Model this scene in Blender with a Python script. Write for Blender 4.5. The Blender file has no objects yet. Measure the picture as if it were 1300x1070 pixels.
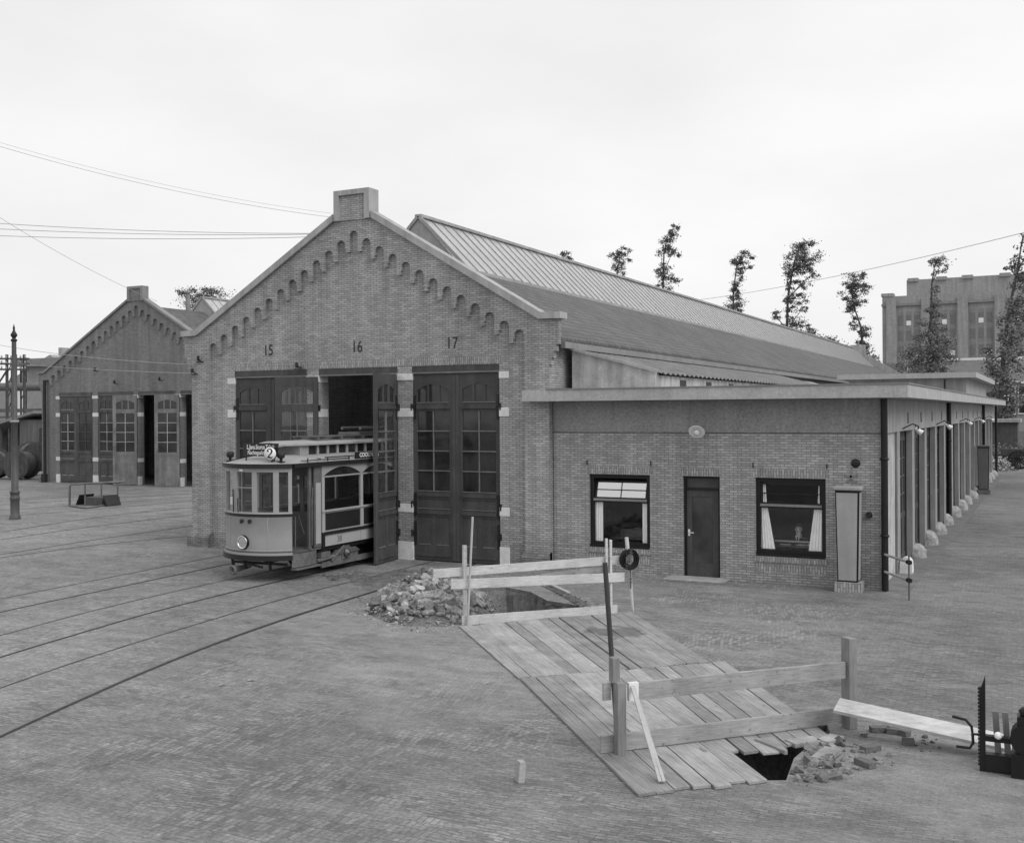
import bpy, math, random
from mathutils import Vector, Matrix, noise
from mathutils.geometry import tessellate_polygon

PI = math.pi
R = math.radians
sc = bpy.context.scene
col = sc.collection
rnd = random.Random(11)

# ------------------------------------------------------------------ camera model (surveyed from the photograph)
YAW, ROLL, HY, FPX, CAMH = .468999, .00576776, 523.848, 1363.945, 4.0


def ray(x, y):
    u, v = (x - 650) / FPX, (y - HY) / FPX
    c, s = math.cos(ROLL), math.sin(ROLL)
    a, b = u * c - v * s, u * s + v * c
    return Vector((a * math.cos(YAW) - math.sin(YAW), a * math.sin(YAW) + math.cos(YAW), -b))


def atY(x, y, Y):
    d = ray(x, y)
    return Vector((0, 0, CAMH)) + d * (Y / d.y)


def atZ(x, y, z=0.0):
    d = ray(x, y)
    return Vector((0, 0, CAMH)) + d * ((z - CAMH) / d.z)


# ------------------------------------------------------------------ mesh collector
class MB:
    def __init__(s):
        s.v, s.f, s.mi, s.sm, s.k = [], [], [], [], 0

    def add(s, vs, fs, smooth=False):
        n = len(s.v)
        s.v += [Vector(p) for p in vs]
        for f in fs:
            s.f.append([i + n for i in f]); s.mi.append(s.k); s.sm.append(smooth)
        return s

    def box(s, x0, x1, y0, y1, z0, z1):
        if x0 > x1: x0, x1 = x1, x0
        if y0 > y1: y0, y1 = y1, y0
        if z0 > z1: z0, z1 = z1, z0
        return s.add([(x0, y0, z0), (x1, y0, z0), (x1, y1, z0), (x0, y1, z0), (x0, y0, z1), (x1, y0, z1), (x1, y1, z1), (x0, y1, z1)],
                     [(0, 3, 2, 1), (4, 5, 6, 7), (0, 1, 5, 4), (1, 2, 6, 5), (2, 3, 7, 6), (3, 0, 4, 7)])

    def obox(s, c, a, b, d):
        c, a, b, d = Vector(c), Vector(a), Vector(b), Vector(d)
        if a.cross(b).dot(d) < 0: d = -d
        P = [c - a - b - d, c + a - b - d, c + a + b - d, c - a + b - d, c - a - b + d, c + a - b + d, c + a + b + d, c - a + b + d]
        return s.add(P, [(0, 3, 2, 1), (4, 5, 6, 7), (0, 1, 5, 4), (1, 2, 6, 5), (2, 3, 7, 6), (3, 0, 4, 7)])

    def beam(s, p, q, w, h, up=(0, 0, 1), roll=0.0):
        p, q = Vector(p), Vector(q)
        d = (q - p); L = d.length; d.normalize()
        u = Vector(up)
        if abs(u.dot(d)) > .98: u = Vector((1, 0, 0))
        x = d.cross(u).normalized(); z = x.cross(d).normalized()
        if roll:
            m = Matrix.Rotation(roll, 3, d); x, z = m @ x, m @ z
        return s.obox((p + q) / 2, x * w / 2, d * L / 2, z * h / 2)

    def tube(s, pts, r, n=8, caps=True, smooth=True):
        pts = [Vector(p) for p in pts]
        rs = r if isinstance(r, (list, tuple)) else [r] * len(pts)
        vs, fs = [], []
        prev = None
        for i, p in enumerate(pts):
            d = (pts[min(i + 1, len(pts) - 1)] - pts[max(i - 1, 0)]).normalized()
            if prev is None:
                u = Vector((0, 0, 1)) if abs(d.z) < .9 else Vector((1, 0, 0))
                x = d.cross(u).normalized()
            else:
                x = (prev - d * prev.dot(d)).normalized()
            prev = x
            y = d.cross(x)
            for k in range(n):
                a = 2 * PI * k / n
                vs.append(p + (x * math.cos(a) + y * math.sin(a)) * rs[i])
        for i in range(len(pts) - 1):
            for k in range(n):
                a, b = i * n + k, i * n + (k + 1) % n
                fs.append((a, b, b + n, a + n))
        s.add(vs, fs, smooth)
        if caps:
            m = len(pts) - 1
            s.add(vs[:n], [tuple(range(n))[::-1]]); s.add(vs[m * n:], [tuple(range(n))])
        return s

    def lathe(s, c, prof, n=20, axis=(0, 0, 1), smooth=True):
        """prof: list of (radius, height along axis)"""
        ax = Vector(axis).normalized()
        x = ax.orthogonal().normalized(); y = ax.cross(x)
        c = Vector(c); vs, fs = [], []
        for r, h in prof:
            for k in range(n):
                a = 2 * PI * k / n
                vs.append(c + ax * h + (x * math.cos(a) + y * math.sin(a)) * max(r, 1e-4))
        for i in range(len(prof) - 1):
            for k in range(n):
                a, b = i * n + k, i * n + (k + 1) % n
                fs.append((a, b, b + n, a + n))
        s.add(vs, fs, smooth)
        m = len(prof) - 1
        if prof[0][0] > 1e-3: s.add(vs[:n], [tuple(range(n))[::-1]])
        if prof[-1][0] > 1e-3: s.add(vs[m * n:], [tuple(range(n))])
        return s

    def prism(s, poly, o, u, v, w, d0, d1):
        """poly: 2-D points in the plane o + a*u + b*v, extruded along w from d0 to d1"""
        o, u, v, w = Vector(o), Vector(u), Vector(v), Vector(w)
        n = len(poly)
        area = sum(poly[i][0] * poly[(i + 1) % n][1] - poly[(i + 1) % n][0] * poly[i][1] for i in range(n))
        if area < 0: poly = poly[::-1]
        flip = u.cross(v).dot(w) > 0          # True: front (d0) face must be reversed
        A = [o + u * a + v * b + w * d0 for a, b in poly]
        B = [o + u * a + v * b + w * d1 for a, b in poly]
        tri = tessellate_polygon([[Vector((a, b, 0)) for a, b in poly]])
        T = []
        for t in tri:
            p, q, r_ = [poly[i] for i in t]
            cr = (q[0] - p[0]) * (r_[1] - p[1]) - (q[1] - p[1]) * (r_[0] - p[0])
            if abs(cr) < 1e-12: continue
            T.append(tuple(t) if cr > 0 else tuple(t[::-1]))
        s.add(A, [t[::-1] if flip else t for t in T])
        s.add(B, [t if flip else t[::-1] for t in T])
        sides = []
        for i in range(n):
            j = (i + 1) % n
            sides.append((i, j, n + j, n + i) if flip else (j, i, n + i, n + j))
        s.add(A + B, sides)
        return s

    def sheet(s, P, smooth=False):
        """grid of points P[i][j]"""
        n, m = len(P), len(P[0])
        vs = [p for row in P for p in row]
        return s.add(vs, [(i * m + j, i * m + j + 1, (i + 1) * m + j + 1, (i + 1) * m + j) for i in range(n - 1) for j in range(m - 1)], smooth)

    def ball(s, c, rx, ry=None, rz=None, n=14, m=9, smooth=True):
        ry = ry or rx; rz = rz or rx
        c = Vector(c)
        P = []
        for i in range(m + 1):
            t = PI * i / m
            P.append([c + Vector((rx * math.sin(t) * math.cos(2 * PI * k / n), ry * math.sin(t) * math.sin(2 * PI * k / n), -rz * math.cos(t))) for k in range(n + 1)])
        return s.sheet(P, smooth)

    def build(s, name, mat, parent=None, bevel=0.0):
        base = Vector((0, 0, 0))
        if parent is not None:
            r = parent
            while r.parent is not None: r = r.parent
            base = r.location
        me = bpy.data.meshes.new(name)
        me.from_pydata([p - base for p in s.v], [], s.f)
        for m in (mat if isinstance(mat, (list, tuple)) else [mat]):
            me.materials.append(m)
        me.polygons.foreach_set('material_index', s.mi)
        me.polygons.foreach_set('use_smooth', s.sm)
        me.update()
        o = bpy.data.objects.new(name, me)
        col.objects.link(o)
        if parent is not None: o.parent = parent
        if bevel:
            b = o.modifiers.new('edge', 'BEVEL'); b.width = bevel; b.segments = 2; b.limit_method = 'ANGLE'; b.angle_limit = R(40)
        return o


def tag(o, label=None, cat=None, group=None, kind=None):
    if label: o['label'] = label
    if cat: o['category'] = cat
    if group: o['group'] = group
    if kind: o['kind'] = kind
    return o


def thing(name, label, cat, loc=(0, 0, 0), group=None):
    o = bpy.data.objects.new(name, None)
    o.empty_display_size = .2
    col.objects.link(o); o.location = loc
    return tag(o, label, cat, group)


def dup(root, loc, label=None, rotz=None):
    """copy of a thing with copies of its parts and sub-parts"""
    r = root.copy(); col.objects.link(r); r.location = loc
    if rotz is not None: r.rotation_euler = (0, 0, rotz)
    if label: r['label'] = label
    for ch in list(root.children):
        c = ch.copy(); col.objects.link(c); c.parent = r
        for g in list(ch.children):
            d = g.copy(); col.objects.link(d); d.parent = c
    return r


def one(mb, name, mat, label, cat, loc, group=None, bevel=0.0, kind=None):
    """a thing that is one mesh, origin at its base"""
    base = Vector(loc)
    for p in mb.v: p -= base
    o = mb.build(name, mat, None, bevel)
    o.location = base
    return tag(o, label, cat, group, kind)


def text(name, s, size, mat, parent, M, extrude=.006, sx=1.0, offset=0.0):
    """lettering as a mesh; M places the text's x/y plane in the world"""
    c = bpy.data.curves.new(name, 'FONT')
    c.body = s; c.size = size; c.extrude = extrude; c.align_x = 'CENTER'; c.align_y = 'CENTER'; c.offset = offset
    t = bpy.data.objects.new(name + '_tmp', c); col.objects.link(t)
    dg = bpy.context.evaluated_depsgraph_get()
    me = bpy.data.meshes.new_from_object(t.evaluated_get(dg))
    bpy.data.objects.remove(t)
    r = parent
    while r.parent is not None: r = r.parent
    for v in me.vertices:
        p = v.co.copy(); p.x *= sx
        v.co = (M @ p) - r.location
    me.materials.clear(); me.materials.append(mat); me.name = name
    o = bpy.data.objects.new(name, me); col.objects.link(o); o.parent = parent
    return o


def frame_m(o, x, y):
    x, y = Vector(x).normalized(), Vector(y).normalized(); z = x.cross(y)
    m = Matrix((x, y, z)).transposed().to_4x4(); m.translation = Vector(o)
    return m


# ------------------------------------------------------------------ materials (the photograph is black and white: every colour is a grey)
class NT:
    def __init__(s, name):
        s.m = bpy.data.materials.new(name); s.m.use_nodes = True
        s.t = s.m.node_tree; s.b = s.t.nodes['Principled BSDF']
        s.b.inputs['Specular IOR Level'].default_value = .3

    def n(s, typ, props=None, **inp):
        nd = s.t.nodes.new(typ)
        for k, v in (props or {}).items(): setattr(nd, k, v)
        for k, v in inp.items():
            key = int(k[1:]) if k[0] == 'i' and k[1:].isdigit() else k.replace('_', ' ')
            if isinstance(v, bpy.types.NodeSocket): s.t.links.new(v, nd.inputs[key])
            else: nd.inputs[key].default_value = v
        return nd

    def math(s, op, a, b=0.0, c=None, clamp=False):
        nd = s.t.nodes.new('ShaderNodeMath'); nd.operation = op; nd.use_clamp = clamp
        for i, v in enumerate((a, b) if c is None else (a, b, c)):
            if isinstance(v, bpy.types.NodeSocket): s.t.links.new(v, nd.inputs[i])
            else: nd.inputs[i].default_value = v
        return nd.outputs[0]

    def link(s, a, b): s.t.links.new(a, b)

    def pos(s):
        return s.n('ShaderNodeNewGeometry').outputs['Position']

    def obj(s):
        return s.n('ShaderNodeTexCoord').outputs['Object']

    def noise(s, vec, scale, detail=4.0, rough=.55):
        nd = s.n('ShaderNodeTexNoise', None, Scale=scale, Detail=detail, Roughness=rough)
        if vec is not None: s.link(vec, nd.inputs['Vector'])
        return nd.outputs['Fac']

    def scaled(s, vec, x, y, z):
        return s.n('ShaderNodeVectorMath', {'operation': 'MULTIPLY'}, i0=vec, i1=(x, y, z)).outputs[0]

    def ramp(s, fac, a, b, lo=0.0, hi=1.0):
        nd = s.n('ShaderNodeMapRange', None, Value=fac, From_Min=a, From_Max=b, To_Min=lo, To_Max=hi)
        return nd.outputs[0]

    def base(s, v, rough=.8, metal=0.0):
        if isinstance(v, bpy.types.NodeSocket): s.link(v, s.b.inputs['Base Color'])
        else: s.b.inputs['Base Color'].default_value = (v, v, v, 1)
        if isinstance(rough, bpy.types.NodeSocket): s.link(rough, s.b.inputs['Roughness'])
        else: s.b.inputs['Roughness'].default_value = rough
        s.b.inputs['Metallic'].default_value = metal
        return s

    def bump(s, h, strength=.4, dist=.01):
        nd = s.n('ShaderNodeBump', None, Strength=strength, Distance=dist, Height=h)
        s.link(nd.outputs[0], s.b.inputs['Normal'])
        return s


def plain(name, g, rough=.8, var=.3, scale=2.5, fine=30.0, metal=0.0, bump=0.0, streak=0.0, spec=None):
    t = NT(name); p = t.pos()
    pebble = 'pebble' in name
    lo_ = .12 if pebble else var
    a = t.ramp(t.noise(p, scale, 5), .25, .75, 1 - lo_, 1 + lo_)
    b = t.ramp(t.noise(p, fine, 3 if not pebble else 5, .55 if not pebble else .8), .3, .7, 1 - var * (.5 if not pebble else .9), 1 + var * (.5 if not pebble else .9))
    v = t.math('MULTIPLY', t.math('MULTIPLY', a, b), g)
    if streak:
        st = t.ramp(t.noise(t.scaled(p, 5, 5, .35), 1.0, 4), .35, .75, 1 + streak * .4, 1 - streak)
        v = t.math('MULTIPLY', v, st)
    t.base(v, rough, metal)
    if spec is not None: t.b.inputs['Specular IOR Level'].default_value = spec
    if bump: t.bump(t.noise(p, fine, 4), bump, .01)
    return t.m


def bricks(name, lo, hi, mortar, bw=.2, rh=.058, joint=.011, var=.2, soldier=False, dark_foot=0.0, bias=0.0):
    t = NT(name); p = t.pos()
    s = t.n('ShaderNodeSeparateXYZ', None, Vector=p)
    h = t.math('ADD', s.outputs[0], s.outputs[1])
    c = t.n('ShaderNodeCombineXYZ', None, X=(s.outputs[2] if soldier else h), Y=(h if soldier else s.outputs[2]))
    wob = t.noise(p, 1.3, 2)
    cc = t.n('ShaderNodeVectorMath', {'operation': 'ADD'}, i0=c.outputs[0], i1=t.n('ShaderNodeCombineXYZ', None, Y=t.math('MULTIPLY', wob, .02)).outputs[0]).outputs[0]
    br = t.n('ShaderNodeTexBrick', None, Vector=cc, Color1=(lo,) * 3 + (1,), Color2=(hi,) * 3 + (1,), Mortar=(mortar,) * 3 + (1,),
             Scale=1.0, Mortar_Size=joint, Mortar_Smooth=.25, Bias=bias, Brick_Width=bw, Row_Height=rh)
    big = t.ramp(t.noise(p, .55, 6), .25, .75, 1 - var, 1 + var)
    mid = t.ramp(t.noise(t.scaled(p, 1, 1, 3.5), 4.0, 4), .25, .75, 1 - var * .9, 1 + var * .9)
    fin = t.ramp(t.noise(p, 45, 2), .25, .75, .85, 1.15)
    v = t.math('MULTIPLY', t.math('MULTIPLY', br.outputs[0], big), t.math('MULTIPLY', mid, fin))
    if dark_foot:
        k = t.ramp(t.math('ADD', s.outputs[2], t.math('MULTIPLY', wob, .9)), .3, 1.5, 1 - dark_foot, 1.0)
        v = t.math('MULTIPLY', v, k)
    st = t.ramp(t.noise(t.scaled(p, 3.2, 3.2, .22), 1.0, 5, .6), .32, .72, 1.12, .78)
    v = t.math('MULTIPLY', v, st)
    t.base(v, .9)
    t.bump(br.outputs['Fac'], -.5, .012)
    return t.m


def wood(name, g, var=.35, grain=(40, 40, 3), rough=.85, dark=0.0):
    """grain runs along the object's longest local axis given by the small grain factor"""
    t = NT(name); p = t.pos()
    a = t.ramp(t.noise(p, 1.7, 5), .25, .75, 1 - var, 1 + var)
    b = t.ramp(t.noise(t.scaled(p, *grain), 1.0, 5, .6), .25, .75, 1 - var * .8, 1 + var * .8)
    d = t.ramp(t.noise(p, 14, 3), .62, .72, 1, 1 - dark)
    v = t.math('MULTIPLY', t.math('MULTIPLY', t.math('MULTIPLY', a, b), d), g)
    t.base(v, rough)
    t.bump(t.noise(t.scaled(p, *grain), 1.0, 4), .25, .006)
    return t.m


def island(name, g, var=.35, grain=None, fine=25.0, rough=.9, spread=.5):
    """each loose piece of the mesh gets its own tone (planks, leaves, stones)"""
    t = NT(name)
    geo = t.n('ShaderNodeNewGeometry'); p = geo.outputs['Position']
    r = t.ramp(geo.outputs['Random Per Island'], 0, 1, 1 - spread, 1 + spread)
    a = t.ramp(t.noise(t.scaled(p, *grain) if grain else p, 1.0 if grain else fine, 4), .25, .75, 1 - var, 1 + var)
    b = t.ramp(t.noise(p, 1.1, 4), .3, .7, 1 - var * .7, 1 + var * .7)
    v = t.math('MULTIPLY', t.math('MULTIPLY', t.math('MULTIPLY', r, a), b), g)
    t.base(v, rough)
    return t.m


def pane(name, clear=.9, tint=.9):
    """thin window glass: fresnel reflection over a see-through sheet"""
    t = NT(name)
    geo = t.n('ShaderNodeNewGeometry')
    dt = t.n('ShaderNodeVectorMath', {'operation': 'DOT_PRODUCT'}, i0=geo.outputs['Incoming'], i1=geo.outputs['Normal']).outputs['Value']
    fr = t.math('ADD', .04, t.math('MULTIPLY', .96, t.math('POWER', t.math('SUBTRACT', 1.0, t.math('ABSOLUTE', dt)), 5.0)))
    k = t.math('ADD', fr, 1 - clear, clamp=True)
    tr = t.n('ShaderNodeBsdfTransparent', None, Color=(tint,) * 3 + (1,))
    gl = t.n('ShaderNodeBsdfGlossy', None, Color=(.9, .9, .9, 1), Roughness=.02)
    mx = t.n('ShaderNodeMixShader', None, i0=k, i1=tr.outputs[0], i2=gl.outputs[0])
    t.link(mx.outputs[0], t.t.nodes['Material Output'].inputs['Surface'])
    return t.m


def dark_glass(name, g=.02, rough=.06):
    t = NT(name); p = t.pos()
    v = t.ramp(t.noise(p, 1.2, 3), .3, .7, g * .5, g * 1.8)
    t.base(v, rough); t.b.inputs['Specular IOR Level'].default_value = .5
    t.bump(t.noise(p, 1.5, 2), .06, .02)
    return t.m


M = {}
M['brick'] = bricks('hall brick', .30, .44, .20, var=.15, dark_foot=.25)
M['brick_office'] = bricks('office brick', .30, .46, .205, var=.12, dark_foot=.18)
M['soldier'] = bricks('upright brick', .26, .43, .19, bw=.2, rh=.062, soldier=True, var=.1)
M['brick_far'] = bricks('far shed brick', .185, .25, .155, var=.12)
M['brick_pier'] = bricks('pier brick', .29, .42, .21, var=.2)
M['brick_plinth'] = bricks('plinth brick', .15, .24, .12, var=.25)
M['inner_lightened'] = bricks('lightened inner brick', .5, .66, .42, var=.2)  # plain brick, lightened in colour to brighten the dim hall interior
M['brick_tower'] = bricks('hazed tower brick', .275, .315, .30, var=.06, bw=.6, rh=.25, joint=.02)  # distance haze is put into this pale, low-contrast brick colour
M['stone'] = plain('whitewashed stone', .66, .8, .16, 5, 40, bump=.2)
M['coping'] = plain('grey coping stone', .37, .85, .15, 1.5, 30, streak=.25, bump=.2)
M['numeral'] = plain('black numeral paint', .035, .6, .2)
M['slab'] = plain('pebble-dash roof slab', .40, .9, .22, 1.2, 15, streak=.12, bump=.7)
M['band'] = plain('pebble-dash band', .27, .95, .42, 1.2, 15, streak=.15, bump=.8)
M['render'] = plain('stained plaster', .42, .9, .28, 1.8, 25, streak=.35, bump=.3)
M['beam'] = plain('concrete beam', .33, .9, .16, 1.5, 40, streak=.25, bump=.3)
M['post'] = plain('concrete post', .29, .9, .15, 2.0, 40, streak=.3, bump=.3)
M['guard'] = plain('rough guard stone', .30, .9, .45, 7, 30, bump=.8)
M['door_paint'] = plain('dark door paint', .08, .75, .22, 1.6, 20, streak=.25, spec=.12)
M['door_edge'] = plain('worn door edge', .16, .55, .25, 3, 20)
M['door_pale'] = plain('weathered pale door', .18, .6, .3, 2, 20, streak=.35)
M['door_far'] = plain('far door paint', .085, .6, .25, 2, 20, streak=.3)
M['bar_pale'] = plain('pale glazing bar', .42, .6, .2)
M['iron'] = plain('dark iron', .025, .5, .3, 4, 30, metal=.2)
M['black'] = plain('black paint', .012, .45, .3)
M['steel'] = plain('worn steel', .16, .45, .3, 4, 40, metal=.6)
M['white'] = plain('white paint', .75, .5, .08)
M['enamel'] = plain('white enamel', .8, .25, .05)
M['lamp_glass'] = plain('lamp glass', .55, .12, .15, 9)
M['cloth'] = plain('white curtain cloth', .92, .9, .1, 3, 40)
M['cabinet'] = plain('cabinet paint', .33, .55, .10, 2, 30, streak=.12)
M['cabinet_dark'] = plain('dark cabinet paint', .14, .55, .15, 2, 30)
M['dark_room'] = plain('room wall', .13, .9, .2)
M['glass'] = pane('window glass', 1.0, .99)
M['glass_tram'] = pane('tram window glass', .99, .94)
M['glass_mirror'] = pane('tilted window glass', .38)
M['glass_dark'] = dark_glass('dark glass', .025)
M['glass_dull'] = plain('dull garage glass', .022, .7, .4, 2, 10, spec=.08)  # dull dark surface stands in for reflections of dark surroundings
M['glass_door'] = dark_glass('dusty door glass', .045, .18)
M['fence'] = wood('raw fence board', .50, .28, (5, 5, 60), dark=.3)
M['fence_old'] = wood('old fence board', .30, .35, (5, 5, 60), dark=.4)
M['post_wood'] = wood('wooden post', .22, .3, (45, 45, 4))
M['lath'] = plain('pale lath', .42, .8, .15)
M['rubber'] = plain('black rubber', .02, .6, .3)
M['soil'] = plain('dug earth', .13, 1, .5, 3, 22, bump=.9)
M['rubble'] = island('brick rubble', .25, .45, None, 18, .95, .5)
M['loose_brick'] = island('loose brick', .16, .3, None, 22, .95, .4)
M['bark'] = plain('bark', .08, .95, .4, 3, 30, bump=.5)
M['leaf'] = island('poplar leaf', .11, .3, None, 2, .7, .55)
M['leaf_mid'] = island('hazed tree leaf', .17, .3, None, 2, .8, .5)  # paler than the poplar leaf: distance haze put into the colour
M['cream'] = plain('tram cream paint', .31, .38, .07, 2.2, 25)
M['cream_side'] = plain('tram side paint', .36, .38, .07, 2.2, 25)
M['tram_dark'] = plain('tram dark paint', .022, .35, .2)
M['tram_wood'] = plain('tram wood', .12, .5, .25, 4, 25)
M['tram_roof'] = plain('tram roof canvas', .32, .75, .14, 3, 30)
M['tram_grey'] = plain('dusty truck paint', .13, .75, .3, 5, 40)
M['pipe'] = plain('painted pipe', .13, .6, .2)
M['haze'] = plain('hazed distant surface', .30, .9, .15, .3, 3)  # haze over the far buildings, painted as one flat pale grey
# ------------------------------------------------------------------ camera, light, sky
cd = bpy.data.cameras.new('camera')
cam = bpy.data.objects.new('camera', cd); col.objects.link(cam)
cd.sensor_width = 36; cd.sensor_fit = 'HORIZONTAL'
cd.lens = FPX / 1300 * 36
cd.shift_y = -(535 - HY) / 1300
cd.clip_start = .1; cd.clip_end = 5000
cam.matrix_world = Matrix.Translation((0, 0, CAMH)) @ Matrix.Rotation(YAW, 4, 'Z') @ Matrix.Rotation(PI / 2, 4, 'X') @ Matrix.Rotation(-ROLL, 4, 'Z')
sc.camera = cam
sc.view_settings.view_transform = 'Standard'
sc.view_settings.look = 'None'
sc.view_settings.exposure = 0
sc.render.engine = 'CYCLES'
sc.cycles.use_denoising = True

SUN_EL, SUN_AZ = R(44), R(103)          # overcast: broad soft light from the right, azimuth from +Y clockwise
sd = bpy.data.lights.new('sun', 'SUN'); sd.energy = 1.6; sd.angle = R(40); sd.color = (1, 1, 1)
sun = bpy.data.objects.new('sun', sd); col.objects.link(sun)
sv = Vector((math.sin(SUN_AZ) * math.cos(SUN_EL), math.cos(SUN_AZ) * math.cos(SUN_EL), math.sin(SUN_EL)))
sun.rotation_euler = (-sv).to_track_quat('-Z', 'Y').to_euler()
sun.location = sv * 60

w = bpy.data.worlds.new('World'); sc.world = w; w.use_nodes = True
nt = w.node_tree; nd = nt.nodes; bg = nd['Background']
sky = nd.new('ShaderNodeTexSky'); sky.sky_type = 'NISHITA'; sky.sun_disc = False
sky.sun_elevation = SUN_EL; sky.sun_rotation = SUN_AZ; sky.dust_density = 4
bw = nd.new('ShaderNodeRGBToBW'); nt.links.new(sky.outputs[0], bw.inputs[0])
tc = nd.new('ShaderNodeTexCoord')
mp = nd.new('ShaderNodeMapping'); mp.inputs['Scale'].default_value = (1, 1, 2.6); nt.links.new(tc.outputs['Generated'], mp.inputs[0])
ns = nd.new('ShaderNodeTexNoise'); ns.inputs['Scale'].default_value = 2.2; ns.inputs['Detail'].default_value = 6; ns.inputs['Roughness'].default_value = .5
nt.links.new(mp.outputs[0], ns.inputs['Vector'])
mr = nd.new('ShaderNodeMapRange'); mr.inputs[1].default_value = .3; mr.inputs[2].default_value = .7; mr.inputs[3].default_value = 9.2; mr.inputs[4].default_value = 11.0
nt.links.new(ns.outputs['Fac'], mr.inputs[0])
mx = nd.new('ShaderNodeMix'); mx.data_type = 'FLOAT'; mx.inputs[0].default_value = .88
nt.links.new(bw.outputs[0], mx.inputs[2]); nt.links.new(mr.outputs[0], mx.inputs[3])
nt.links.new(mx.outputs[0], bg.inputs['Color']); bg.inputs['Strength'].default_value = .1

# ------------------------------------------------------------------ ground
def paving():
    t = NT('brick paving'); p = t.pos()
    sx = t.n('ShaderNodeSeparateXYZ', None, Vector=p)
    rot = t.n('ShaderNodeVectorRotate', {'rotation_type': 'Z_AXIS'}, Vector=p, Angle=R(-2)).outputs[0]
    wob = t.n('ShaderNodeVectorMath', {'operation': 'ADD'}, i0=rot, i1=t.n('ShaderNodeCombineXYZ', None, X=t.math('MULTIPLY', t.noise(p, .8, 2), .16), Y=t.math('MULTIPLY', t.noise(p, .5, 3), .45)).outputs[0]).outputs[0]
    def setts(vec, w_, h_, lo, hi, mort): return t.n('ShaderNodeTexBrick', None, Vector=vec, Color1=(lo,) * 3 + (1,), Color2=(hi,) * 3 + (1,), Mortar=(mort,) * 3 + (1,), Scale=1.0, Mortar_Size=.007, Mortar_Smooth=.3, Brick_Width=w_, Row_Height=h_)
    A = setts(wob, .075, .17, .70, 1.28, .55); B = setts(wob, .17, .06, .72, 1.26, .58)
    patch = t.ramp(t.noise(p, .33, 5, .6), .485, .515)
    patch = t.math('MAXIMUM', patch, t.ramp(t.math('ADD', sx.outputs[0], t.math('MULTIPLY', t.noise(p, .6, 3), 2.0)), -3.0, -2.4))
    def pick(a, b): return t.math('ADD', t.math('MULTIPLY', a, t.math('SUBTRACT', 1.0, patch)), t.math('MULTIPLY', b, patch))
    cell = pick(A.outputs[0], B.outputs[0]); joint = pick(A.outputs['Fac'], B.outputs['Fac'])
    worn = t.ramp(t.noise(p, .7, 6, .65), .36, .60, .30, 1.0)                 # joints silted up in places
    cell = t.math('ADD', t.math('MULTIPLY', cell, worn), t.math('SUBTRACT', 1.0, worn))
    big = t.ramp(t.noise(p, .14, 8, .62), .3, .7, .74, 1.36)
    mid = t.ramp(t.noise(t.scaled(p, .6, 1.5, 1), 1.3, 9, .74), .3, .7, .70, 1.32)
    dash = t.noise(t.scaled(rot, 2.4, 6.0, 1), 4.5, 9, .86)
    edge = t.math('ADD', t.ramp(dash, .52, .64, 0, .7), t.ramp(dash, .36, .50, .50, 1.0))
    spot = t.ramp(t.noise(p, 3.1, 2, .4), .73, .78, 1, .55)                   # oil and tar spots
    oil = t.ramp(t.noise(p, .42, 4, .55), .60, .72, 1, .70)
    v = t.math('MULTIPLY', t.math('MULTIPLY', cell, big), t.math('MULTIPLY', mid, edge))
    v = t.math('MULTIPLY', t.math('MULTIPLY', v, t.math('MULTIPLY', spot, oil)), .216)
    pale = t.math('MULTIPLY', t.ramp(cell, 1.10, 1.13), t.ramp(t.noise(p, 2.6, 3), .60, .66))
    v = t.math('MULTIPLY', v, t.math('ADD', 1.0, t.math('MULTIPLY', pale, .18)))
    v = t.math('MULTIPLY', v, t.ramp(sx.outputs[0], -4.5, -1.0, 1.0, .84))     # the side road is laid in darker brick
    def near(x, y, r0, r1):
        d = t.n('ShaderNodeVectorMath', {'operation': 'DISTANCE'}, i0=p, i1=(x, y, 0)).outputs['Value']
        d = t.math('ADD', d, t.math('MULTIPLY', t.math('SUBTRACT', t.noise(p, .9, 5), .5), 5.0))
        return t.ramp(d, r0, r1, 1, 0)
    sand = t.math('MAXIMUM', near(-11.6, 17.2, .6, 3.6), t.math('MAXIMUM', near(-8.2, 14.6, .8, 3.4), near(-1.4, 12.9, .8, 2.8)))
    sand = t.math('MULTIPLY', sand, t.ramp(t.noise(p, 2.2, 6, .65), .36, .6, .15, .95))
    grit = t.ramp(t.noise(p, 26, 5, .7), .3, .7, .62, 1.36)
    v = t.math('ADD', t.math('MULTIPLY', v, t.math('SUBTRACT', 1.0, sand)), t.math('MULTIPLY', sand, t.math('MULTIPLY', .27, t.math('MULTIPLY', grit, mid))))
    t.base(v, t.ramp(t.noise(p, 3, 4), .3, .7, .62, .9)); t.b.inputs['Specular IOR Level'].default_value = .3
    hgt = t.math('ADD', t.math('MULTIPLY', joint, -.7), t.math('ADD', t.math('MULTIPLY', t.noise(p, 22, 4), 1.0), t.math('MULTIPLY', dash, 2.2)))
    t.bump(hgt, .6, .014)
    return t.m


M['paving'] = paving()
PIT_FAR = [(-9.93, 18.05), (-8.2, 19.85), (-8.75, 20.45), (-9.7, 20.75), (-10.5, 21.6), (-11.3, 21.95), (-11.95, 21.35), (-11.2, 20.1), (-10.75, 19.2)]
PIT_NEAR = [tuple(atZ(x, y)[:2]) for x, y in ((905, 948), (960, 925), (1050, 918), (1054, 930), (1028, 945), (1008, 962), (998, 990), (972, 990), (940, 965))]


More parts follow.
